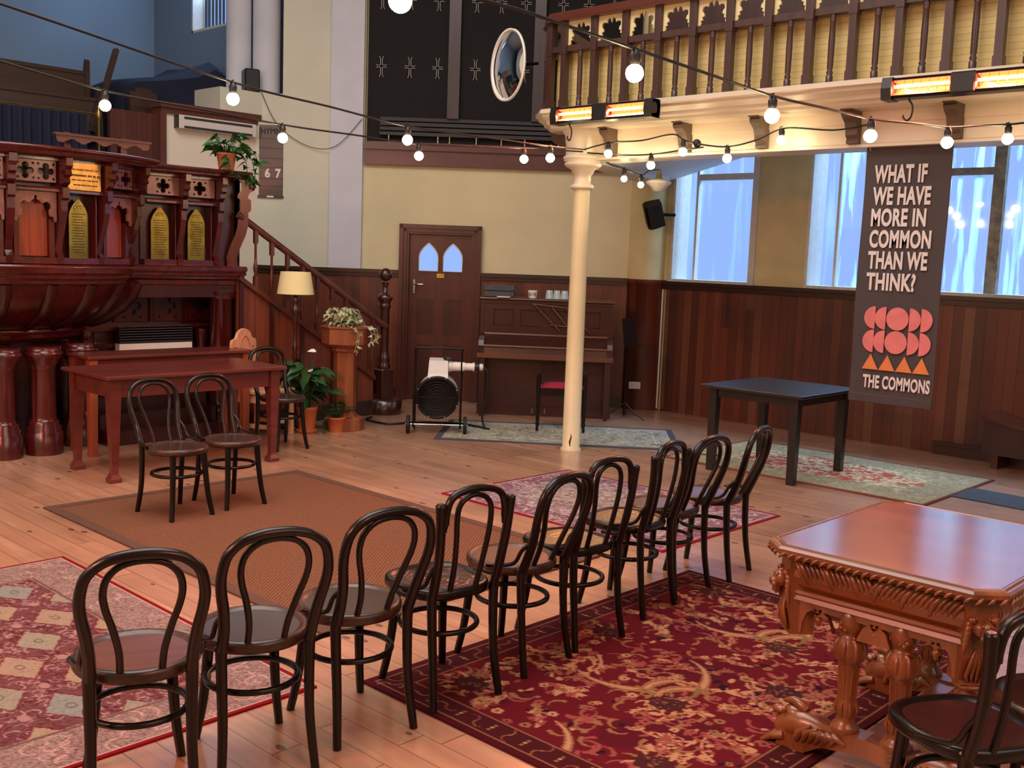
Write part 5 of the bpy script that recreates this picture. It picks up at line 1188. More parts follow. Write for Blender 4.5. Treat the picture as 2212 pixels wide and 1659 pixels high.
# apron: bulging frieze with gadroons on the four sides
def side(p0, p1, nrm, name='frieze', arches=True):
    p0, p1, nrm = V(p0), V(p1), V(nrm); d = (p1-p0).normalized(); L_ = (p1-p0).length
    Mx = Matrix(((d.x, -nrm.x, 0, p0.x), (d.y, -nrm.y, 0, p0.y), (0, 0, 1, 0), (0, 0, 0, 1)))
    prof = [(0, .73), (-.012, .715), (-.03, .69), (-.034, .665), (-.022, .635), (0, .615), (.04, .615), (.04, .73)]
    f = MB().prism([(y, z) for y, z in prof], 0, L_, 'yz', M=Mx).build(name, ox, t)
    mb = MB(); n = max(3, int(L_/.019)); c = L_/2
    for k in range(n):
        x = L_*(k+.5)/n; s_ = 1 if x < c else -1; big = k % 5 == 2; w_ = .0135 if big else .0085
        if x-s_*.0 < .012 or x > L_-.012 or not .0 < x+s_*.05 < L_: continue
        P = [(x+s_*(.055*u-.02+.01*sin(u*4)), -.004-.028*sin(pi*min(1, .12+u*.9)), .724-.10*u) for u in (0, .15, .35, .55, .75, 1)]
        mb.tube([tuple(Mx @ V(p_)) for p_ in P], [w_*.9, w_*1.25, w_, w_*.85, w_*.7, w_*.4], 6)
    mb.build('gadroon_carving', ok_, f)
    MB().prism([(-.022, .615), (-.03, .605), (-.022, .595), (-.03, .58), (.035, .58), (.035, .615)], .02, L_-.02, 'yz', M=Mx).build('rail', ox, t)
    if arches:
        n = 3; w_ = L_/n; pts = [(0, .585), (0, .455)]
        for k in range(n):
            x0 = w_*k; lo = .485
            e = [(x0+.045, .455 if k == 0 else lo), (x0+.05, .50), (x0+.065, .535), (x0+.085, .55), (x0+.10, .545), (x0+.105, .555), (x0+w_/2-.016, .56), (x0+w_/2-.014, .545), (x0+w_/2, .53), (x0+w_/2+.014, .545), (x0+w_/2+.016, .56), (x0+w_-.105, .555), (x0+w_-.10, .545), (x0+w_-.085, .55), (x0+w_-.065, .535), (x0+w_-.05, .50), (x0+w_-.045, .455 if k == n-1 else lo)]
            pts += e
        pts += [(L_, .455), (L_, .585)]
        MB().prism(pts, -.012, .012, 'xz', M=Mx).build('arcaded_apron', ok_, t)
        for k in range(n): MB().lathe([(.004, .0), (.012, -.012), (.016, -.02), (.008, -.03), (.01, -.036), (.002, -.045)], tuple(Mx @ V((w_*(k+.5), 0, .535))), 10).build('drop_finial', ok_, t)
        for k in range(1, n):
            mb = MB()
            for q in range(5): a = 2*pi*q/5; mb.sphere(tuple(Mx @ V((w_*k+.014*cos(a), -.012, .525+.014*sin(a)))), .010, 6)
            mb.build('carved_rosette', ok_, t)
A_ = IN+.03
side((X0_+c_+A_*.3, Y0_+A_, 0), (X1_-c_-A_*.3, Y0_+A_, 0), (0, -1, 0)); side((X1_-c_-A_*.3, Y1_-A_, 0), (X0_+c_+A_*.3, Y1_-A_, 0), (0, 1, 0))
side((X1_-A_, Y0_+c_+.03, 0), (X1_-A_, Y1_-c_-.03, 0), (1, 0, 0), arches=False); side((X0_+A_, Y1_-c_-.03, 0), (X0_+A_, Y0_+c_+.03, 0), (-1, 0, 0), arches=False)
for sx, sy in ((-1, -1), (1, -1), (1, 1), (-1, 1)):
    cx = (X0_+.115) if sx < 0 else (X1_-.115); cy = (Y0_+.115) if sy < 0 else (Y1_-.115); a = atan2(sy, sx)
    M = Matrix.Translation((cx, cy, 0)) @ Matrix.Rotation(a, 4, 'Z')
    b = MB().prism([(-.05, .73), (.05, .73), (.055, .66), (.045, .60), (.05, .54), (.035, .46), (.04, .445), (-.05, .445)], -.052, .052, 'xz', M=M).build('corner_block', ok_, t)
    mb = MB(); mb.sphere(tuple(M @ V((.062, 0, .645))), .034, 10, sc=(1, 1, .95)); mb.sphere(tuple(M @ V((.092, 0, .632))), .020, 8, sc=(1, .9, .8)); mb.sphere(tuple(M @ V((.10, 0, .640))), .009, 6)
    for s_ in (-1, 1):
        mb.sphere(tuple(M @ V((.086, s_*.014, .66))), .008, 6); mb.sphere(tuple(M @ V((.060, s_*.036, .672))), .013, 6); mb.sphere(tuple(M @ V((.095, s_*.012, .622))), .011, 6)
        for q in range(5): mb.tube([tuple(M @ V(v_)) for v_ in [(.05, s_*(.02+.004*q), .675-.015*q), (.058, s_*(.045+.002*q), .66-.018*q), (.048, s_*.05, .635-.02*q)]], [.008, .01, .004], 6)
    mb.tube([tuple(M @ V(v_)) for v_ in [(.085, 0, .615), (.09, 0, .60), (.08, 0, .585)]], [.012, .010, .005], 6); mb.build('lion_mask', ok_, b)
    mb = MB()
    for q in (-2, -1, 0, 1, 2): mb.tube([tuple(M @ V(v_)) for v_ in [(.05, q*.005, .57), (.058, q*.013, .53), (.05, q*.018, .48), (.04, q*.012, .455)]], [.004, .008, .007, .003], 6)
    mb.build('acanthus_leaf', ok_, b)
    if (sx, sy) != (-1, -1): MB().lathe([(.03, .445), (.05, .44), (.052, .43), (.03, .425), (.022, .415), (.04, .40), (.045, .385), (.03, .37), (.015, .36), (.022, .35), (.018, .335), (.004, .32)], (cx, cy, 0), 16).build('turned_pendant', ok_, b)
for yy in (3.47, 4.24):
    b = MB()
    prof = [(-1.80, .0), (-1.70, .0), (-1.62, .055), (-1.46, .075), (-1.30, .055), (-1.22, .0), (-1.12, .0), (-1.13, .07), (-1.22, .10), (-1.30, .125), (-1.46, .14), (-1.62, .125), (-1.70, .10), (-1.79, .07)]
    b.prism(prof, yy-.045, yy+.045, 'xz').build('foot_rail', ok_, t)
    for xx in (-1.555, -1.365):
        MB().lathe([(.045, .12), (.052, .14), (.046, .155), (.034, .165), (.03, .19), (.036, .20), (.038, .23), (.030, .25), (.032, .26), (.038, .385), (.042, .39), (.052, .405), (.058, .43), (.052, .462), (.040, .485), (.034, .492), (.036, .50), (.046, .52), (.049, .545), (.042, .572), (.034, .582), (.04, .59), (.04, .6)], (xx, yy, 0), 20).build('turned_leg', ok_, t)
        mb = MB()
        for q in range(8):
            a = 2*pi*q/8
            mb.tube([(xx+r_q*cos(a), yy+r_q*sin(a), z) for r_q, z in ((.050, .403), (.056, .430), (.052, .460), (.040, .483))], [.003, .010, .008, .003], 6)
            mb.tube([(xx+r_q*cos(a), yy+r_q*sin(a), z) for r_q, z in ((.030, .26), (.037, .375))], .0045, 5)
            mb.tube([(xx+r_q*cos(a), yy+r_q*sin(a), z) for r_q, z in ((.034, .19), (.042, .22), (.034, .245))], [.003, .007, .003], 5)
        mb.build('leaf_carving', ok_, t)
    for sx, xe in ((-1, -1.72), (1, -1.18)):
        mb = MB()   # winged beast foot, crouching low at the end of the rail
        mb.tube(catmull([(xe-sx*.12, yy, .08), (xe-sx*.04, yy, .10), (xe+sx*.04, yy, .085), (xe+sx*.08, yy, .05)], 4), [.045, .05, .054, .056, .058, .06, .06, .058, .056, .05, .046, .042, .038], 10, sq=(1, .9))
        mb.sphere((xe+sx*.03, yy, .125), .042, 10, sc=(1.15, .85, .9)); mb.sphere((xe+sx*.085, yy, .125), .026, 8, sc=(1.5, .9, .7)); mb.sphere((xe+sx*.08, yy, .098), .02, 8, sc=(1.4, .8, .5))
        mb.tube(catmull([(xe-sx*.02, yy, .155), (xe+sx*.03, yy, .175), (xe+sx*.08, yy, .165)], 4), [.02, .022, .022, .02, .018, .015, .012, .008, .004], 7)
        for s_ in (-1, 1):
            mb.sphere((xe+sx*.06, yy+s_*.028, .142), .011, 6)
            for q in range(6): mb.tube([(xe-sx*(.0+.025*q), yy+s_*.04, .05+.004*q), (xe-sx*(.02+.028*q), yy+s_*.058, .09+.006*q), (xe-sx*(.06+.026*q), yy+s_*.05, .125-.006*q)], [.012, .017, .006], 6)
            for q in range(3): mb.tube([(xe+sx*.05, yy+s_*(.01+.016*q), .05), (xe+sx*.095, yy+s_*(.014+.02*q), .035), (xe+sx*.13, yy+s_*(.016+.022*q), .010)], [.018, .015, .007], 6)
        mb.build('dragon_foot', ok_, t)
MB().box(-1.50, -1.42, 3.5, 4.22, .09, .13, b=.006).build('stretcher', ok_, t)

# ------------------------------------------------------------------ piano
pa = R(40.5); t = thing('upright_piano', 'dark mahogany upright piano against the canted wall', 'piano', (-7.79, 8.81, 0), pa)
W = .76
MB().box(-W, W, -.0, .44, 1.30, 1.335, b=.004).box(-W+.02, W-.02, .01, .43, 1.27, 1.30).build('lid', M_['piano'], t)
MB().tube([(-W, .0, 1.318), (W, .0, 1.318)], .014, 8).build('lid_edge', M_['piano_edge'], t)
MB().box(-W+.01, -W+.05, .02, .42, .0, 1.27).build('side', M_['piano'], t); MB().box(W-.05, W-.01, .02, .42, .0, 1.27).build('side', M_['piano'], t)
hl = [rp(-.60, -.38, 1.02, 1.20), rp(-.30, .30, 1.02, 1.20), rp(.38, .60, 1.02, 1.20)]
MB().prism(rp(-W+.05, W-.05, .92, 1.27), .03, .05, 'xz', hl).build('upper_panel', M_['piano'], t)
mb = MB()
for h_ in hl: (a, z0), _, (b, z1), _ = h_; mb.box(a-.01, b+.01, .045, .052, z0-.01, z1+.01); mb.tube([(a, .03, z0), (b, .03, z0), (b, .03, z1), (a, .03, z1)], .004, 5, True)
mb.build('recessed_panel', M_['piano'], t)
MB().box(-W+.05, W-.05, .05, .42, .0, 1.27).build('case', M_['black'], t)
MB().prism([(.03, .925), (-.06, .92), (-.20, .80), (-.21, .72), (.03, .70)], -W+.03, W-.03, 'yz').build('keyboard_fall', M_['piano'], t)
for s_ in (-1, 1): MB().prism([(.03, .94), (-.05, .94), (-.10, .90), (-.21, .86), (-.23, .80), (-.22, .70), (.03, .68)], s_*(W-.045)-.03, s_*(W-.045)+.03, 'yz').build('key_cheek', M_['piano'], t)
MB().tube([(-W+.07, -.065, .925), (W-.07, -.065, .925)], .016, 8).build('fall_edge', M_['piano_edge'], t)
MB().tube([(-W+.05, -.215, .80), (W-.05, -.215, .80)], .014, 8).build('key_slip_edge', M_['piano_edge'], t)
MB().box(-W+.0, W-.0, -.225, -.02, .66, .72, b=.006).build('key_bed', M_['piano_edge'], t)
MB().box(-W+.06, W-.06, .03, .05, .10, .66).build('knee_panel', M_['piano'], t)
for x_ in (-.45, .45): MB().box(x_-.006, x_+.006, .024, .03, .12, .64).build('panel_moulding', M_['piano'], t)
MB().box(-W, W, -.02, .42, .0, .10).build('plinth', M_['piano'], t)
for s_ in (-1, 1): MB().box(s_*.70-.03, s_*.70+.03, -.20, -.14, .03, .66).lathe([(.02, .0), (.02, .03)], (s_*.70, -.17, 0), 10).build('leg', M_['piano'], t)
for x_ in (-.12, .02): MB().tube([(x_, .0, .09), (x_, -.09, .06), (x_, -.12, .055)], .01, 7).build('pedal', M_['brass'], t)
def PP(x, y, z): v_ = Matrix.Translation((-7.79, 8.81, 0)) @ Matrix.Rotation(pa, 4, 'Z') @ V((x, y, z)); return tuple(v_)
t = MB().box(-.17, .17, -.10, .10, 0, .065, b=.006).box(-.172, .172, -.102, .102, .07, .13, b=.006).build('speckled_box', M_['granite']); t.location = PP(-.55, .12, 1.335); t.rotation_euler = (0, 0, pa); tag(t, 'speckled grey lidded box at the left end of the piano top', 'box')
t = MB().box(-.07, .07, -.05, .05, 0, .01).build('paper_pad', M_['paper']); t.location = PP(-.50, -.0, 1.335); t.rotation_euler = (0, 0, pa+.2); t.location.z = 1.335; tag(t, 'white pad of paper in front of the speckled box on the piano', 'paper')
t = thing('mug', 'white mug with black letters on the piano top', 'mug', PP(-.17, .04, 1.335), pa)
MB().lathe([(.040, 0), (.046, .02), (.053, .08), (.055, .088), (.051, .088), (.044, .02), (0, .012)], n=24).build('cup', M_['paper'], t)
mb = MB(); 
for k in range(5):
    a = R(-130+20*k); M = Matrix.Rotation(a+pi/2, 4, 'Z') @ Matrix.Translation((0, -.0535, .03)) @ Matrix.Rotation(pi/2, 4, 'X'); text_mb(mb, 'BUILD'[k] if 0 else 'BUIND'[k], .05, .5, .001, M, 0, 1, 'CENTER')
mb.build('printed_letters', M_['black'], t)
tum = None
for k, (x_, lb) in enumerate(((.02, 'left one of the three upturned pale glasses on the piano'), (.105, 'middle one of the three upturned pale glasses on the piano'), (.19, 'right one of the three upturned pale glasses, next to the column'))):
    if tum is None: tum = MB().lathe([(.047, 0), (.046, .02), (.036, .09), (.030, .098), (0, .098)], n=20).build('drinking_glass', M_['glassjar']); o = tum
    else: o = tum.copy(); COL.objects.link(o)
    o.location = PP(x_, .03, 1.335); tag(o, lb, 'glass', 'upturned glasses on the piano')
t = thing('folding_music_ledge', 'folding wooden slat frame hung on the front of the piano', 'stand', PP(.02, .0, 1.22), pa)
for a, b in (((-.19, .05), (.21, .02)), ((.02, -.18), (.42, -.20)), ((-.17, .05), (.13, -.24)), ((.02, .04), (.22, -.19)), ((.18, .03), (.48, -.26))): MB().tube([(a[0], -.012, a[1]), (b[0], -.02, b[1])], .011, 4, sq=(1, .5)).build('slat', M_['piano_edge'], t)
# music stand
t = thing('music_stand', 'black perforated music stand between the piano and the dado', 'stand', (-7.14, 9.50, 0), R(100))
hs = [circ(x_, z_, .009, 8) for x_ in (-.09, 0, .09) for z_ in (-.11, -.065, -.02, .025, .07, .115)]
M = Matrix.Translation((0, 0, .99)) @ Matrix.Rotation(R(-12), 4, 'X')
MB().prism([(-.17, -.16), (.17, -.16), (.13, .16), (-.13, .16)], -.004, .004, 'xz', hs, M=M).box(-.17, .17, -.06, 0, -.165, -.155, M=M).build('desk', M_['blacksteel'], t)
MB().tube([(0, .02, 0.04), (0, .02, .6)], .014, 8).tube([(0, .02, .6), (0, .01, .98)], .009, 8).build('pole', M_['blacksteel'], t)
for k in range(3): a = 2*pi*k/3+.4; MB().tube([(0, .02, .18), (.14*cos(a), .02+.14*sin(a), .08), (.27*cos(a), .02+.27*sin(a), .012)], .008, 6).build('leg', M_['blacksteel'], t)

# ------------------------------------------------------------------ fan heater
t = thing('industrial_fan_heater', 'white drum fan heater on a black wheeled frame before the door', 'heater', (-7.74, 7.13, 0), R(46))
fx = Matrix.Translation((0, 0, .37)) @ Matrix.Rotation(pi/2, 4, 'X')
MB().lathe([(.205, -.22), (.205, .20)], n=40, M=fx, cap=False).build('drum', M_['steelwhite'], t)
MB().lathe([(.212, .185), (.216, .19), (.216, .215), (.20, .222), (.19, .215), (.19, .18)], n=40, M=fx, cap=False).build('front_ring', M_['blacksteel'], t)
MB().lathe([(0, .08), (.2, .08)], n=32, M=fx, cap=False).build('inner_baffle', M_['black'], t)
mb = MB()
for r_q in (.04, .07, .10, .13, .16, .185): mb.tube([tuple(fx @ V((r_q*cos(2*pi*i/32), r_q*sin(2*pi*i/32), .21))) for i in range(32)], .004, 6, True)
for k in range(4): a = pi*k/4; mb.tube([tuple(fx @ V((-.19*cos(a), -.19*sin(a), .205))), tuple(fx @ V((.19*cos(a), .19*sin(a), .205)))], .004, 5)
mb.build('grille', M_['blacksteel'], t)
mb = MB()
for k in range(8): a = 2*pi*(k+.5)/8; mb.sphere(tuple(fx @ V((.208*cos(a), .208*sin(a), .218))), .006, 6)
mb.build('ring_screws', M_['chrome'], t)
mb = MB(); mb.add([(-.10, -.19, .55), (.10, -.19, .55), (.10, .16, .55), (-.10, .16, .55), (-.10, -.15, .60), (.10, -.15, .60), (.095, .16, .735), (-.095, .16, .735), (.095, .0, .72), (-.095, .0, .72)], [(0, 1, 5, 4), (4, 5, 8, 9), (9, 8, 6, 7), (1, 2, 6, 8, 5), (0, 4, 9, 7, 3), (2, 3, 7, 6)]); mb.build('control_box', M_['steelwhite'], t)
MB().lathe([(.055, .735), (.055, .752), (.04, .755), (.0, .755)], (.10, .05, 0), 24).build('thermostat_knob', M_['blackgloss'], t)
my = Matrix.Translation((.10, .06, .66)) @ Matrix.Rotation(pi/2, 4, 'Y')
MB().lathe([(.055, 0), (.055, .03), (.048, .035), (.045, .12), (.05, .125)], n=20, M=my).lathe([(.04, .14), (.046, .145), (.046, .16), (.038, .17), (.038, .24), (.045, .25), (.045, .265)], n=20, M=my).build('plug_socket', M_['pinkwhite'], t)
MB().lathe([(.042, .268), (.042, .315)], n=20, M=my).build('plug_collar', M_['blackgloss'], t); MB().lathe([(.036, .316), (.034, .35), (.02, .355)], n=20, M=my).build('plug_body', M_['pinkwhite'], t)
for s_ in (-1, 1):
    MB().tube([(s_*.235, .10, .06), (s_*.235, .10, .42)], .012, 8).tube([(s_*.235, -.17, .06), (s_*.235, -.17, .40)], .010, 8).build('frame_leg', M_['blacksteel'], t)
    MB().lathe([(.03, -.018), (.085, -.018), (.09, -.01), (.09, .01), (.085, .018), (.03, .018)], n=28, M=Matrix.Translation((s_*.285, -.17, .09)) @ Matrix.Rotation(pi/2, 4, 'Y')).build('wheel', M_['rubber'], t)
mb = MB().tube(catmull([(-.235, .10, .40), (-.235, .10, .80), (-.20, .10, .835), (.20, .10, .835), (.235, .10, .80), (.235, .10, .40)], 5), .012, 8); mb.build('push_handle', M_['blacksteel'], t)
MB().tube([(-.31, -.17, .09), (.31, -.17, .09)], .008, 8).build('axle', M_['chrome'], t)
MB().tube([(-.23, .10, .07), (.23, .10, .07)], .01, 8).tube([(-.235, -.17, .07), (-.235, .10, .07)], .01, 8).tube([(.235, -.17, .07), (.235, .10, .07)], .01, 8).tube([(-.235, .10, .0), (-.235, .10, .07)], .01, 8).tube([(.235, .10, .0), (.235, .10, .07)], .01, 8).build('base_frame', M_['blacksteel'], t)
MB().tube(catmull([(.455, .06, .66), (.50, .06, .60), (.50, .08, .40), (.46, .10, .15), (.49, .10, .02)], 6), .011, 7).build('power_lead', M_['cable'], t)
o = MB().tube(catmull([(-7.45, 7.60, .012), (-7.85, 7.55, .02), (-8.2, 7.25, .012), (-8.3, 6.95, .012), (-8.65, 6.95, .012), (-8.75, 7.1, .012)], 8), .012, 7).build('floor_cable', M_['cable']); tag(o, 'black cable lying on the boards between stair and fan heater', 'cable')
o = MB().tube(catmull([(-5.88, 8.30, .01), (-5.75, 8.38, .01), (-5.6, 8.28, .01), (-5.42, 8.22, .01), (-5.1, 8.3, .025)], 8), .006, 6).build('floor_cable', M_['cable']); tag(o, 'thin black cable running from the grey rug to the olive rug', 'cable')

# ------------------------------------------------------------------ floor lamp, font stand, plants
t = thing('floor_lamp', 'turned dark wood floor lamp with cream shade before the staircase', 'lamp', (-8.70, 6.06, 0))
MB().lathe([(.15, 0), (.15, .02), (.10, .05), (.03, .07)], n=28).build('base', M_['stair_dk'], t)
MB().lathe([(.02, .06), (.03, .12), (.018, .2), (.028, .3), (.016, .45), (.026, .6), (.016, .68), (.03, .72), (.018, .76), (.03, .80), (.016, .84), (.018, 1.05), (.028, 1.08), (.018, 1.11), (.034, 1.16), (.036, 1.20), (.02, 1.23), (.028, 1.26), (.026, 1.31), (.012, 1.34)], n=18).build('pole', M_['stair_dk'], t)
MB().lathe([(.182, 1.345), (.148, 1.565)], n=36, cap=False).lathe([(.178, 1.346), (.144, 1.564)], n=36, cap=False).build('lamp_shade', M_['shade'], t)
t = thing('octagonal_plant_stand', 'octagonal golden wood stand with deep bowl top holding trailing ivy', 'stand', (-8.35, 6.42, 0), R(10))
MB().lathe([(.20, 0), (.20, .12), (.19, .13), (.14, .14), (.10, .19), (.115, .22), (.10, .24)], n=8, smooth=False).build('base', M_['fontwood'], t)
MB().lathe([(.115, .24), (.115, .78)], n=8, smooth=False).build('shaft', M_['fontwood'], t)
MB().lathe([(.115, .78), (.14, .80), (.13, .82), (.19, .85), (.235, .87), (.235, 1.02), (.25, 1.03), (.25, 1.045), (.2, 1.045)], n=8, smooth=False).build('bowl', M_['fontwood'], t)
def leaf(mb, base, d, L_, w_, droop=.3, up=None, heart=False, mi=0):
    d = V(d).normalized(); base = V(base); side_ = d.cross(V((0, 0, 1)));
    if side_.length < .1: side_ = V((1, 0, 0))
    side_.normalize(); ro = ((base.x*917+base.y*531+base.z*311) % 1.0-.5)*2.2; side_ = (side_*cos(ro)+side_.cross(d)*sin(ro)).normalized(); n = 5; vs = []
    for i in range(n+1):
        u = i/n; c = base+d*(L_*u)+V((0, 0, -droop*L_*u*u)); ww = w_*(sin(pi*min(.97, u**(.55 if heart else .8)+.02)))
        nrm = side_.cross(d).normalized(); vs += [c-side_*ww/2+nrm*ww*.15, c, c+side_*ww/2+nrm*ww*.15]
    fs = []
    for i in range(n): a = 3*i; fs += [(a, a+1, a+4, a+3), (a+1, a+2, a+5, a+4)]
    mb.add(vs, fs, True, mi)
def vine(mb, pts, nleaf, lw, rnd, stem=.003):
    P = catmull(pts, 6); mb.tube(P, stem, 5)
    for i in range(nleaf):
        p_ = P[int((i+.5)/nleaf*(len(P)-1))]; a = rnd.uniform(0, 2*pi); leaf(mb, p_, (cos(a), sin(a), rnd.uniform(-.5, .4)), lw*rnd.uniform(.8, 1.3), lw*.7, .35, heart=True)
rnd = random.Random(3)
t = thing('trailing_ivy', 'cream and green variegated ivy trailing over the octagonal stand', 'plant', (-8.35, 6.42, 1.0), world=True)
mb = MB()
for i in range(46):
    a = rnd.uniform(0, 2*pi); r_q = rnd.uniform(.04, .22)
    vine(mb, [(-8.35, 6.42, 1.02), (-8.35+r_q*.5*cos(a), 6.42+r_q*.5*sin(a), 1.1+rnd.uniform(0, .12)), (-8.35+r_q*cos(a), 6.42+r_q*sin(a), 1.06+rnd.uniform(-.02, .1))], 9, .06, rnd, .002)
for (y, z) in ((6.34, .80), (6.36, .77), (6.52, .88), (6.56, .9), (6.60, .97)): vine(mb, [(-8.2, y, 1.05), (-8.09, y, 1.02), (-8.08, y+.02, .94), (-8.09, y-.01, z)], 9, .05, rnd, .002)
mb.build('foliage', M_['leaf_v'], t)
def pot(t, r, h_, mat, at=(0, 0, 0)):
    MB().lathe([(r*.72, 0), (r*.95, h_*.88), (r, h_*.9), (r, h_), (r*.9, h_), (r*.86, h_*.9), (0, h_*.88)], at, 24).build('pot', mat, t)
t = thing('peace_lily', 'leafy peace lily with white spathes in a large terracotta pot', 'plant', (-8.40, 6.00, 0)); pot(t, .105, .26, M_['terra']); MB().lathe([(.07, .0), (.10, .0), (.105, .03)], n=24).build('saucer', M_['terra'], t)
mb = MB()
for i in range(60):
    a = rnd.uniform(0, 2*pi); e = rnd.uniform(.25, 1.2); H = rnd.uniform(.10, .42); r_q = rnd.uniform(.03, .17)
    p0 = V((.02*cos(a), .02*sin(a), .24)); p1 = V((r_q*cos(a), r_q*sin(a), .24+H)); mb.tube([p0, (p0+p1)/2+V((0, 0, .03)), p1], .004, 5)
    leaf(mb, p1, (cos(a), sin(a), rnd.uniform(-.2, .9)), rnd.uniform(.16, .28), rnd.uniform(.07, .11), .55)
mb.build('foliage', M_['leaf'], t)
mb = MB()
for (a, H, s_) in ((.9, .56, 1), (1.6, .36, .8)): 
    p0 = (0, 0, .24); p1 = (.06*cos(a), .06*sin(a)+.03, .24+H); mb.tube(catmull([p0, (.02, .02, .24+H*.6), p1], 5), .004, 5, mi=1); leaf(mb, p1, (-.2, -.9, .3), .10*s_, .045, .3)
mb.build('white_flower', (M_['petal'], M_['leaf']), t)
t = thing('potted_fern', 'small bushy plant in a low terracotta pot beside the stand', 'plant', (-8.27, 6.26, 0)); pot(t, .095, .15, M_['terra'])
mb = MB()
for i in range(50):
    a = rnd.uniform(0, 2*pi); r_q = rnd.uniform(.02, .12); p1 = (r_q*cos(a), r_q*sin(a), .16+rnd.uniform(.03, .13)); mb.tube([(0, 0, .13), p1], .002, 4)
    for k in range(3): b_a = a+rnd.uniform(-1, 1); leaf(mb, p1, (cos(b_a), sin(b_a), rnd.uniform(0, .7)), .05, .02, .3)
vine(mb, [(-.05, -.07, .14), (-.02, -.13, .12), (.0, -.15, .05), (.02, -.16, .01)], 16, .035, rnd)
mb.build('foliage', M_['leaf'], t)
t = thing('pothos_plant', 'trailing green pothos in a terracotta pot on the rostrum rail', 'plant', (-8.93, 5.42, 2.51)); pot(t, .095, .155, M_['terra_p'])
mb = MB()
for i in range(36):
    a = rnd.uniform(0, 2*pi); r_q = rnd.uniform(.03, .15); p1 = (r_q*cos(a), r_q*sin(a)*.9, .16+rnd.uniform(.0, .15)); mb.tube([(0, 0, .14), p1], .004, 5)
    leaf(mb, p1, (cos(a), sin(a), rnd.uniform(-.2, .7)), rnd.uniform(.09, .13), rnd.uniform(.08, .11), .5, heart=True)
for P in ([(0, .06, .15), (.05, .17, .20), (.04, .25, .12), (.05, .28, -.02), (.04, .29, -.12)], [(0, .05, .15), (.08, .15, .10), (.06, .19, -.02), (.05, .24, -.10), (.05, .30, -.06)], [(.05, -.02, .15), (.11, -.03, .05), (.12, .0, -.03), (.13, .1, -.07)], [(0, .05, .15), (.05, .2, .22), (.05, .27, .18), (.05, .33, .08)]):
    vine(mb, P, 11, .095, rnd, .004)
mb.build('foliage', M_['leaf_y'], t)
t = thing('fire_extinguisher', 'red fire extinguisher standing on the stair steps near the newel', 'extinguisher', (-9.25, 7.25, .23), 0)
MB().lathe([(.05, .17), (.055, .19), (.055, .46), (.035, .50), (.018, .51)], n=20).build('cylinder', M_['red'], t); MB().tube([(0, 0, .50), (.05, .03, .53), (.08, .0, .35)], .008, 6).build('hose', M_['cable'], t)

# ------------------------------------------------------------------ bench end at the right
t = thing('bench', 'dark sloping bench end against the dado at the right edge', 'bench', (-2.6, 10.15, 0), world=True)
MB().prism([(-3.36, 0.13), (-3.36, .47), (-3.1, .41), (-2.7, .36), (-1.9, .34), (-1.9, .13)], 9.98, 10.36, 'xz').build('seat_box', M_['mahog_dk'], t)
MB().prism([(-3.40, .47), (-3.40, .50), (-3.1, .44), (-2.7, .385), (-1.9, .365), (-1.9, .335), (-2.7, .355), (-3.1, .41)], 9.94, 10.36, 'xz').build('capping', M_['mahog'], t)
for x_ in (-3.25, -2.0): MB().box(x_-.03, x_+.03, 10.0, 10.3, 0, .13).build('leg', M_['mahog_dk'], t)

# ------------------------------------------------------------------ festoon lights
def festoon(label, cable, bulbs, tilt=None, r_b=.035):
    t = thing('festoon_lights', label, 'string lights', tuple(cable[0]), 0, 'festoon lights across the hall', world=True)
    MB().tube(catmull(cable, 8), .0065, 6).build('cable', M_['cable'], t)
    for i, b in enumerate(bulbs):
        bx, by, bz = b[:3]; tx, ty = (b[3], b[4]) if len(b) > 3 else (0, 0)
        h_ = MB().lathe([(.010, .088), (.016, .085), (.017, .075), (.022, .072), (.022, .045), (.018, .036), (.016, .026)], (bx, by, bz), 12).tube([(bx-.012, by, bz+.078), (bx-.018, by, bz+.098), (bx+.004, by, bz+.102)], .004, 5).build('lamp_holder', M_['cable'], t)
        MB().sphere((bx, by, bz), r_b, 12).build('bulb', M_['bulb'], h_)
def drape(bulbs, a, b, sag=.04):
    P = [a]
    seq = [a]+[(q[0], q[1], q[2]+.09) for q in bulbs]+[b]
    out = []
    for i in range(len(seq)-1):
        p_, q_ = V(seq[i]), V(seq[i+1]); out.append(tuple(p_)); m_ = (p_+q_)/2; m_.z += .02*(0 if i in (0, len(seq)-2) else 1)*.0; out.append(tuple(m_))
    out.append(seq[-1]); return out
s1 = [(-2.47, 2.08, 2.525), (-2.51, 3.29, 2.50), (-2.56, 4.42, 2.48), (-2.56, 5.46, 2.50), (-2.50, 6.36, 2.555), (-2.38, 7.02, 2.64)]
festoon('festoon string crossing overhead towards the banner end of the gallery', drape(s1, (-2.45, .4, 3.0), (-2.2, 7.42, 2.80)), s1)
s2 = [(-4.70, .90, 2.80), (-5.24, 3.22, 2.60), (-5.45, 4.68, 2.54), (-5.62, 6.32, 2.58)]
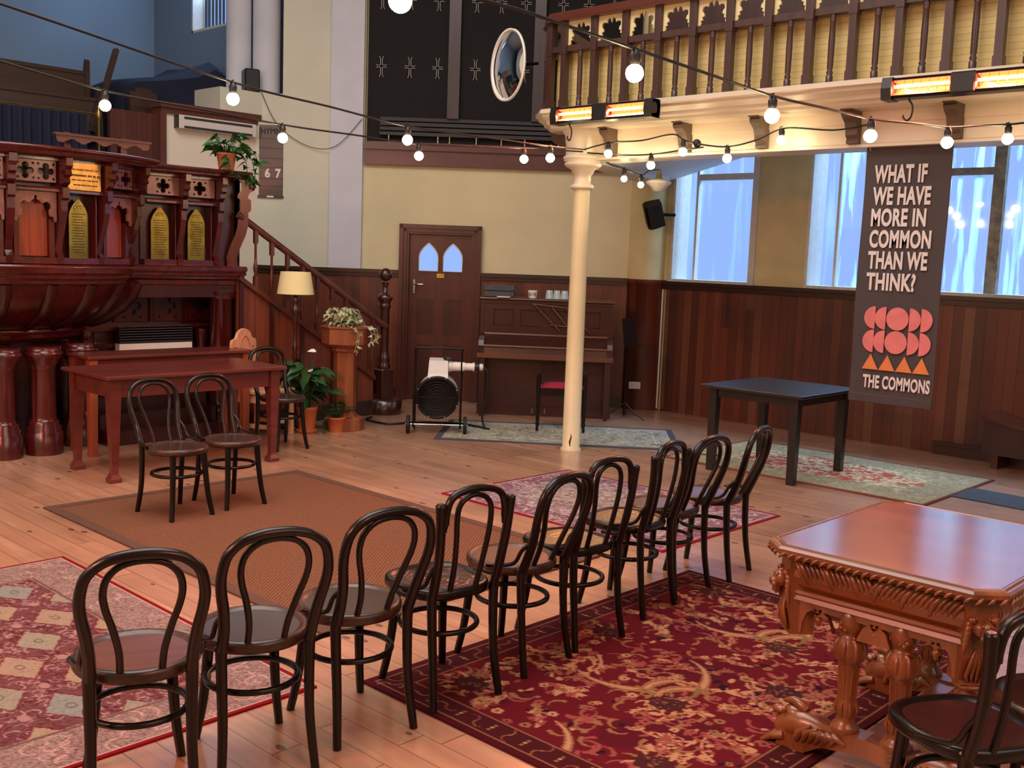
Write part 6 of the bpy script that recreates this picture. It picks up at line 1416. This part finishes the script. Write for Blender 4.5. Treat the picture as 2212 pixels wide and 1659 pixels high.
festoon('festoon string running from the upper left to the cream column', drape(s2, (-4.4, -.6, 3.1), (-6.13, 7.38, 2.77)), s2)
s3 = [(-6.5, 1.5, 2.85), (-6.45, 3.06, 2.63), (-6.32, 4.28, 2.555), (-6.23, 5.47, 2.54), (-6.12, 6.55, 2.61)]
festoon('festoon string in front of the pulpit and hymn board, the left one', drape(s3, (-6.5, 0, 3.1), (-6.13, 7.36, 2.75)), s3)
s4 = [(-5.75, 7.22, 2.705), (-4.99, 7.24, 2.69), (-4.555, 7.22, 2.62), (-4.10, 7.24, 2.74)]
festoon('festoon string looped along the underside of the gallery front', [(-6.10, 7.33, 2.77), (-5.75, 7.24, 2.80), (-5.4, 7.22, 2.80), (-5.12, 7.26, 2.84), (-4.99, 7.25, 2.785), (-4.86, 7.24, 2.75), (-4.56, 7.22, 2.71), (-4.3, 7.22, 2.75), (-4.08, 7.26, 2.83), (-3.7, 7.30, 2.80), (-3.4, 7.3, 2.83)], s4)
s5 = [(-5.35, 7.30, 2.60)]
festoon('short festoon drop with one bulb right of the cream column', [(-6.10, 7.36, 2.74), (-5.7, 7.3, 2.70), (-5.35, 7.30, 2.69), (-5.0, 7.32, 2.72), (-4.9, 7.4, 2.74)], s5)
s6 = [(-5.99, 7.77, 2.54), (-5.87, 7.87, 2.49)]
festoon('short festoon behind the column leading to the pendant lamp', [(-6.14, 7.50, 2.74), (-6.06, 7.66, 2.66), (-5.99, 7.77, 2.63), (-5.87, 7.87, 2.58), (-6.1, 8.3, 2.66), (-6.33, 8.80, 2.72)], s6, r_b=.029)
o = MB().sphere((0, 0, 0), .036, 12).build('junction_ball', M_['cable']); o.location = (-4.86, 7.24, 2.75); tag(o, 'small dark round joint box on the festoon cable under the gallery', 'junction box')
o = MB().tube(catmull([LP(.05, -.04, 3.62), LP(.25, -.05, 3.25), LP(.6, -.05, 3.02), LP(.95, -.10, 3.02), LP(1.26, -.09, 3.35)], 8), .004, 5).build('hanging_cable', M_['cable']); tag(o, 'thin loose cable looping across the pilaster', 'cable')
